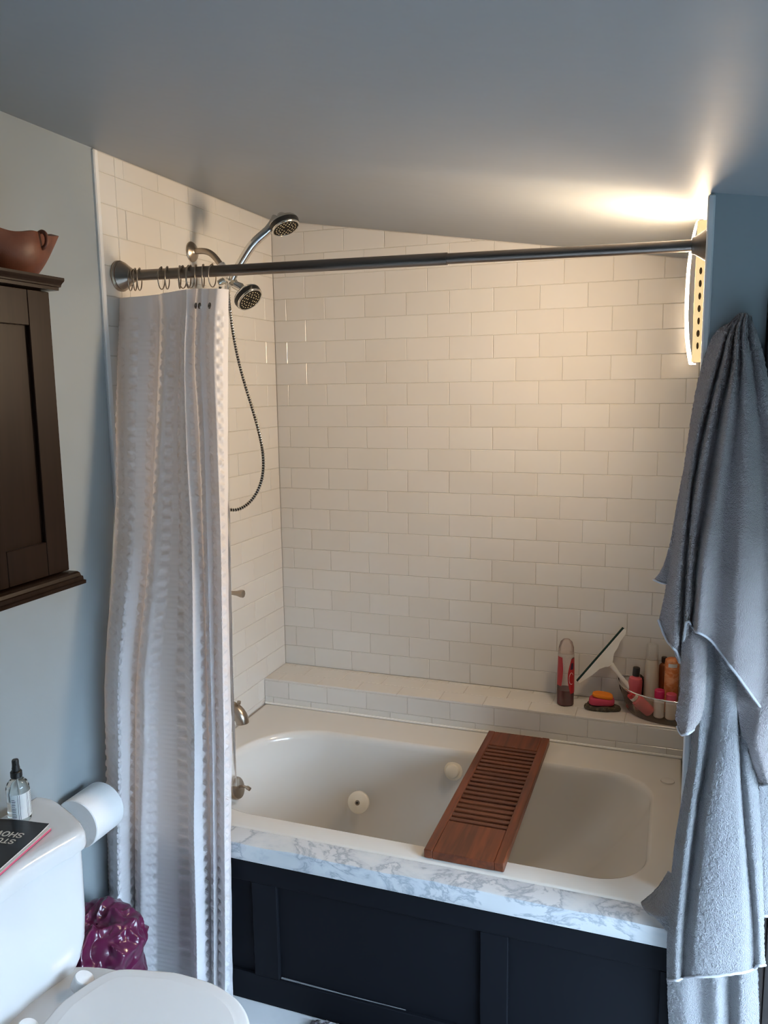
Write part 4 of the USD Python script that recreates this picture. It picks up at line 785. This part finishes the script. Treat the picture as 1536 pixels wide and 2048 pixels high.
def wrap(name, z0, z1, f0, f1, matn, par, lab=None, r=0.0288):
    zz = np.linspace(z0, z1, 26); rows_ = []
    for z in zz:
        t = (z - z0) / (z1 - z0); aa = np.linspace(math.radians(f0(t)), math.radians(f1(t)), 12) + cdir
        rr = np.interp(z, [0, 0.06, 0.12, 0.172], [0.0288, 0.0289, 0.0281, 0.0268]); rows_.append(np.c_[rr * np.cos(aa), rr * np.sin(aa), np.full(12, z)])
    A = np.array(rows_); B = A * np.array([0.985, 0.985, 1])
    return part(name, cat(grid_mesh(A), grid_mesh(B[:, ::-1])), matn, par, smooth=60, label=lab)
wrap('label', 0.070, 0.172, lambda t: -80, lambda t: -30 + 10 * math.sin(3.0 * t), 'label_red', bw, 'red label band on the left')
wrap('label', 0.045, 0.165, lambda t: 34 - 24 * math.sin(math.pi * t) + 6 * t, lambda t: 92, 'label_red', bw, 'red swirl label on the right')
wrap('brand_patch', 0.128, 0.150, lambda t: 30 + 8 * t, lambda t: 60, 'label_navy', bw, 'small navy patch on the label', 0.0292)
q = [(0.0298 * math.cos(cdir + math.radians(38 + 16 * math.cos(u))), 0.0298 * math.sin(cdir + math.radians(38 + 16 * math.cos(u))), 0.098 + 0.020 * math.sin(u)) for u in np.linspace(0.6, 5.2, 30)]
part('swirl', tube(q, 0.0007, 6), 'label_white', bw, label='thin white swirl on the label')

sq = thing('squeegee', 'white shower squeegee with dark rubber blade leaning on the ledge', 'squeegee')
b0, b1 = np.array((1.131, -0.075, 0.646)), np.array((1.271, -0.045, 0.832))
ax = (b1 - b0) / np.linalg.norm(b1 - b0); pe = np.array((0.80, -0.02, -0.60)); pe -= ax * (pe @ ax); pe /= np.linalg.norm(pe); nn_ = np.cross(ax, pe)
Lb = np.linalg.norm(b1 - b0)
def sqframe(): 
    T = np.eye(4); T[:3, 0] = ax; T[:3, 1] = pe; T[:3, 2] = nn_; T[:3, 3] = b0; return T
T = sqframe()
up = [(0, 0.004), (Lb, 0.004), (Lb, 0.012), (Lb * 0.94, 0.018), (Lb * 0.83, 0.020), (Lb * 0.74, 0.027), (Lb * 0.64, 0.030), (Lb * 0.57, 0.040), (Lb * 0.51, 0.049), (Lb * 0.46, 0.049), (Lb * 0.42, 0.038), (Lb * 0.34, 0.028), (Lb * 0.20, 0.023), (Lb * 0.10, 0.016), (0, 0.010)]
pl = Polygon(up).buffer(-0.002).buffer(0.003)
m = extrude(pl, 0.011); m.apply_translation((0, 0, -0.0055)); m.apply_transform(T); part('head', m, 'squeegee_white', sq, smooth=30)
m = cbox((-0.002, -0.0035, -0.003), (Lb + 0.002, 0.0045, 0.003), 0.001); m.apply_transform(T); part('blade', m, 'rubber_green', sq, label='dark green rubber blade')
h0 = b0 + ax * Lb * 0.49 + pe * 0.046
part('handle', tube(curve([h0, h0 + np.array((0.022, 0.0, -0.026)), h0 + np.array((0.052, -0.004, -0.060)), h0 + np.array((0.078, -0.006, -0.086))], 24), np.interp(np.linspace(0, 1, 24), [0, 0.3, 1], [0.010, 0.0065, 0.0085]), 16), 'squeegee_white', sq, smooth=40)

sd = thing('soap_dish', 'dark speckled stone dish under the sponge on the ledge', 'soap dish', (1.212, -0.092, ZL))
a = np.linspace(0, 2 * np.pi, 72, endpoint=False); rings = []
wob = 1 + 0.10 * np.cos(3 * a + 0.6) + 0.06 * np.cos(5 * a)
for r, z in ((0.85, 0.0), (0.98, 0.003), (1.0, 0.008), (0.95, 0.014), (0.80, 0.0155), (0.3, 0.013)):
    rings.append(np.c_[0.056 * r * wob * np.cos(a), 0.034 * r * wob * np.sin(a), np.full(72, z) + 0.002 * np.sin(4 * a) * (r > 0.5) * (z > 0.002)])
m = ring_loft(rings, True, True); m.fix_normals(); part('dish', m, 'stone_dark', sd, smooth=50)
sg = thing('sponge', 'pink sponge with an orange top lying on the dark stone dish', 'sponge', (1.212, -0.090, ZL + 0.0165), 8)
def lump(rx, ry, z0, z1, seed):
    rings = []; w = 1 + 0.05 * np.cos(3 * a + seed) + 0.04 * np.cos(2 * a - seed)
    for r, t in ((0.9, 0), (0.99, 0.15), (1.0, 0.5), (0.97, 0.85), (0.86, 1.0), (0.4, 1.04)):
        rings.append(np.c_[rx * r * w * np.sign(np.cos(a)) * np.abs(np.cos(a)) ** 0.7, ry * r * w * np.sign(np.sin(a)) * np.abs(np.sin(a)) ** 0.7, np.full(72, z0 + (z1 - z0) * t)])
    m = ring_loft(rings, True, True); m.fix_normals(); return m
part('pink_layer', lump(0.040, 0.026, 0.0, 0.024, 1.0), 'sponge_pink', sg, smooth=50, label='pink lower layer')
m = lump(0.034, 0.021, 0.0232, 0.036, 2.2); m.apply_transform(trimesh.transformations.rotation_matrix(math.radians(7), (0, 1, 0), (0, 0, 0.024))); m.apply_translation((0.004, -0.002, 0.001))
part('orange_layer', m, 'sponge_orange', sg, smooth=50, label='orange top layer')

# corner basket: clear plastic with a metal rim, in the corner of the ledge
bk = thing('corner_basket', 'clear corner basket with thin metal rim holding toiletries on the ledge', 'basket')
cx, cy = 1.453, -0.004
def quarter(r, z, n=40):
    t = np.linspace(0, np.pi / 2, n); e = 0.86
    return np.c_[cx - r * np.cos(t) ** e, cy - r * np.sin(t) ** e, np.full(n, z)]
zb0, zb1 = ZL + 0.001, 0.655
rim = quarter(0.196, zb1)
part('rim_wire', tube(np.vstack([rim]), 0.0026, 10), 'chrome', bk, smooth=50, label='thin metal rim wire')
part('back_wire', tube(curve([rim[0], (cx - 0.1, cy, zb1 + 0.002), (cx, cy, zb1 + 0.002)], 12), 0.0018, 8), 'chrome', bk, smooth=50)
part('upright', tube([rim[0], (cx - 0.185, cy - 0.004, 0.61), (cx - 0.165, cy - 0.004, zb0 + 0.002)], 0.0022, 8), 'bottle_dark', bk, smooth=50, label='dark upright at the left end')
w0, w1 = quarter(0.166, zb0), quarter(0.190, zb1 - 0.012)
wall_ = np.stack([w0 + (w1 - w0) * t for t in np.linspace(0, 1, 8)]); 
m = cat(grid_mesh(wall_), grid_mesh((wall_ + np.array([0.0015, 0.0015, 0]))[:, ::-1]))
part('side', m, 'basket_plastic', bk, smooth=50)
bp = Polygon(list(map(tuple, w0[:, :2])) + [(cx, cy)])
m = extrude(bp, 0.002); m.apply_translation((0, 0, zb0)); part('tray', m, 'basket_plastic', bk)
ZB = zb0 + 0.0025
def bottle(name, label, cat_, at, prof, matn, cap, capm, tilt=None, n=36, grp='toiletries in the corner basket', extra=None):
    t = thing(name, label, cat_, at, 0, grp)
    if tilt: t.GetPrim(); UsdGeom.Xformable(t).AddRotateXYZOp().Set(Gf.Vec3f(*tilt))
    part('body', lathe(prof, n), matn, t, smooth=40)
    if cap: part('cap', lathe(cap, n), capm, t, smooth=35)
    if extra: extra(t)
    return t
def rd(r, h, neck=None, e=0.004):
    p = [(0.0001, 0.0005), (r - e, 0.0), (r, e), (r, h - 2 * e), (r - e, h - e * 0.6)]
    return p + ([(neck + 0.002, h), (neck, h + 0.001), (neck, h + 0.008)] if neck else [(r * 0.5, h), (0.0001, h)])
def cp(r, z0, z1): return [(r * 0.98, z0), (r, z0 + 0.001), (r, z1 - 0.002), (r * 0.9, z1), (0.0001, z1)]
bottle('polish_remover', 'pink bottle with black cap at the left end of the basket', 'bottle', (1.312, -0.060, ZB), [(0.0001, 0), (0.020, 0), (0.0225, 0.003), (0.0225, 0.094), (0.020, 0.104), (0.0095, 0.110), (0.009, 0.120)], 'bottle_pink', cp(0.0115, 0.112, 0.140), 'black_plastic', (0, 3, 0))
bottle('squeeze_tube', 'pink squeeze tube with red cap lying tilted in the basket', 'tube', (1.368, -0.112, ZB + 0.012), [(0.0001, 0), (0.0165, 0.0005), (0.0185, 0.003), (0.020, 0.05), (0.018, 0.062), (0.0125, 0.066)], 'bottle_rose', cp(0.0135, 0.066, 0.090), 'cap_red', (12, -46, 0),
       extra=lambda t: part('cap_stripe', lathe([(0.0138, 0.068), (0.0140, 0.069), (0.0140, 0.078), (0.0138, 0.079)], 30), 'bottle_white', t, label='white band below the red cap'))
bottle('shampoo_bottle', 'tall cream bottle with clear cap at the back of the basket', 'bottle', (1.366, -0.042, ZB), [(0.0001, 0), (0.021, 0), (0.024, 0.003), (0.0235, 0.10), (0.021, 0.150), (0.0195, 0.168)], 'bottle_cream', [(0.0190, 0.169), (0.0195, 0.170), (0.0185, 0.214), (0.016, 0.218), (0.0001, 0.218)], 'frosted_cap')
bottle('travel_bottle', 'small white bottle with deep pink cap in the basket', 'bottle', (1.394, -0.116, ZB), rd(0.0165, 0.064, 0.008), 'bottle_white', cp(0.0155, 0.066, 0.092), 'cap_pink')
bottle('travel_bottle', 'small white bottle with light pink cap next to the towel', 'bottle', (1.430, -0.118, ZB), rd(0.0175, 0.060, 0.008), 'bottle_white', cp(0.0165, 0.062, 0.084), 'cap_rose')
def olab(t):
    aa = np.linspace(-0.5, 0.75, 14) + math.atan2(EYE[1], EYE[0] - 1.42)
    A = np.stack([np.c_[0.0232 * np.cos(aa), 0.0232 * np.sin(aa), np.full(14, z)] for z in np.linspace(0.158, 0.170, 3)]); part('label', grid_mesh(A), 'label_white', t, label='small white label')
bottle('lotion_bottle', 'orange patterned bottle with white label half hidden by the towel', 'bottle', (1.4285, -0.060, ZB), [(0.0001, 0), (0.020, 0), (0.0225, 0.003), (0.0228, 0.165), (0.021, 0.178), (0.012, 0.184), (0.0001, 0.185)], 'bottle_orange', None, None, extra=olab)
bottle('oil_bottle', 'dark amber bottle behind the orange one in the basket', 'bottle', (1.404, -0.022, ZB), rd(0.0155, 0.15, 0.007), 'bottle_amber', cp(0.009, 0.155, 0.172), 'bottle_dark')
bottle('slim_container', 'slim dark container behind the pink bottle in the basket', 'container', (1.340, -0.028, ZB), rd(0.0125, 0.105), 'bottle_dark', None, None, (0, -7, 0))
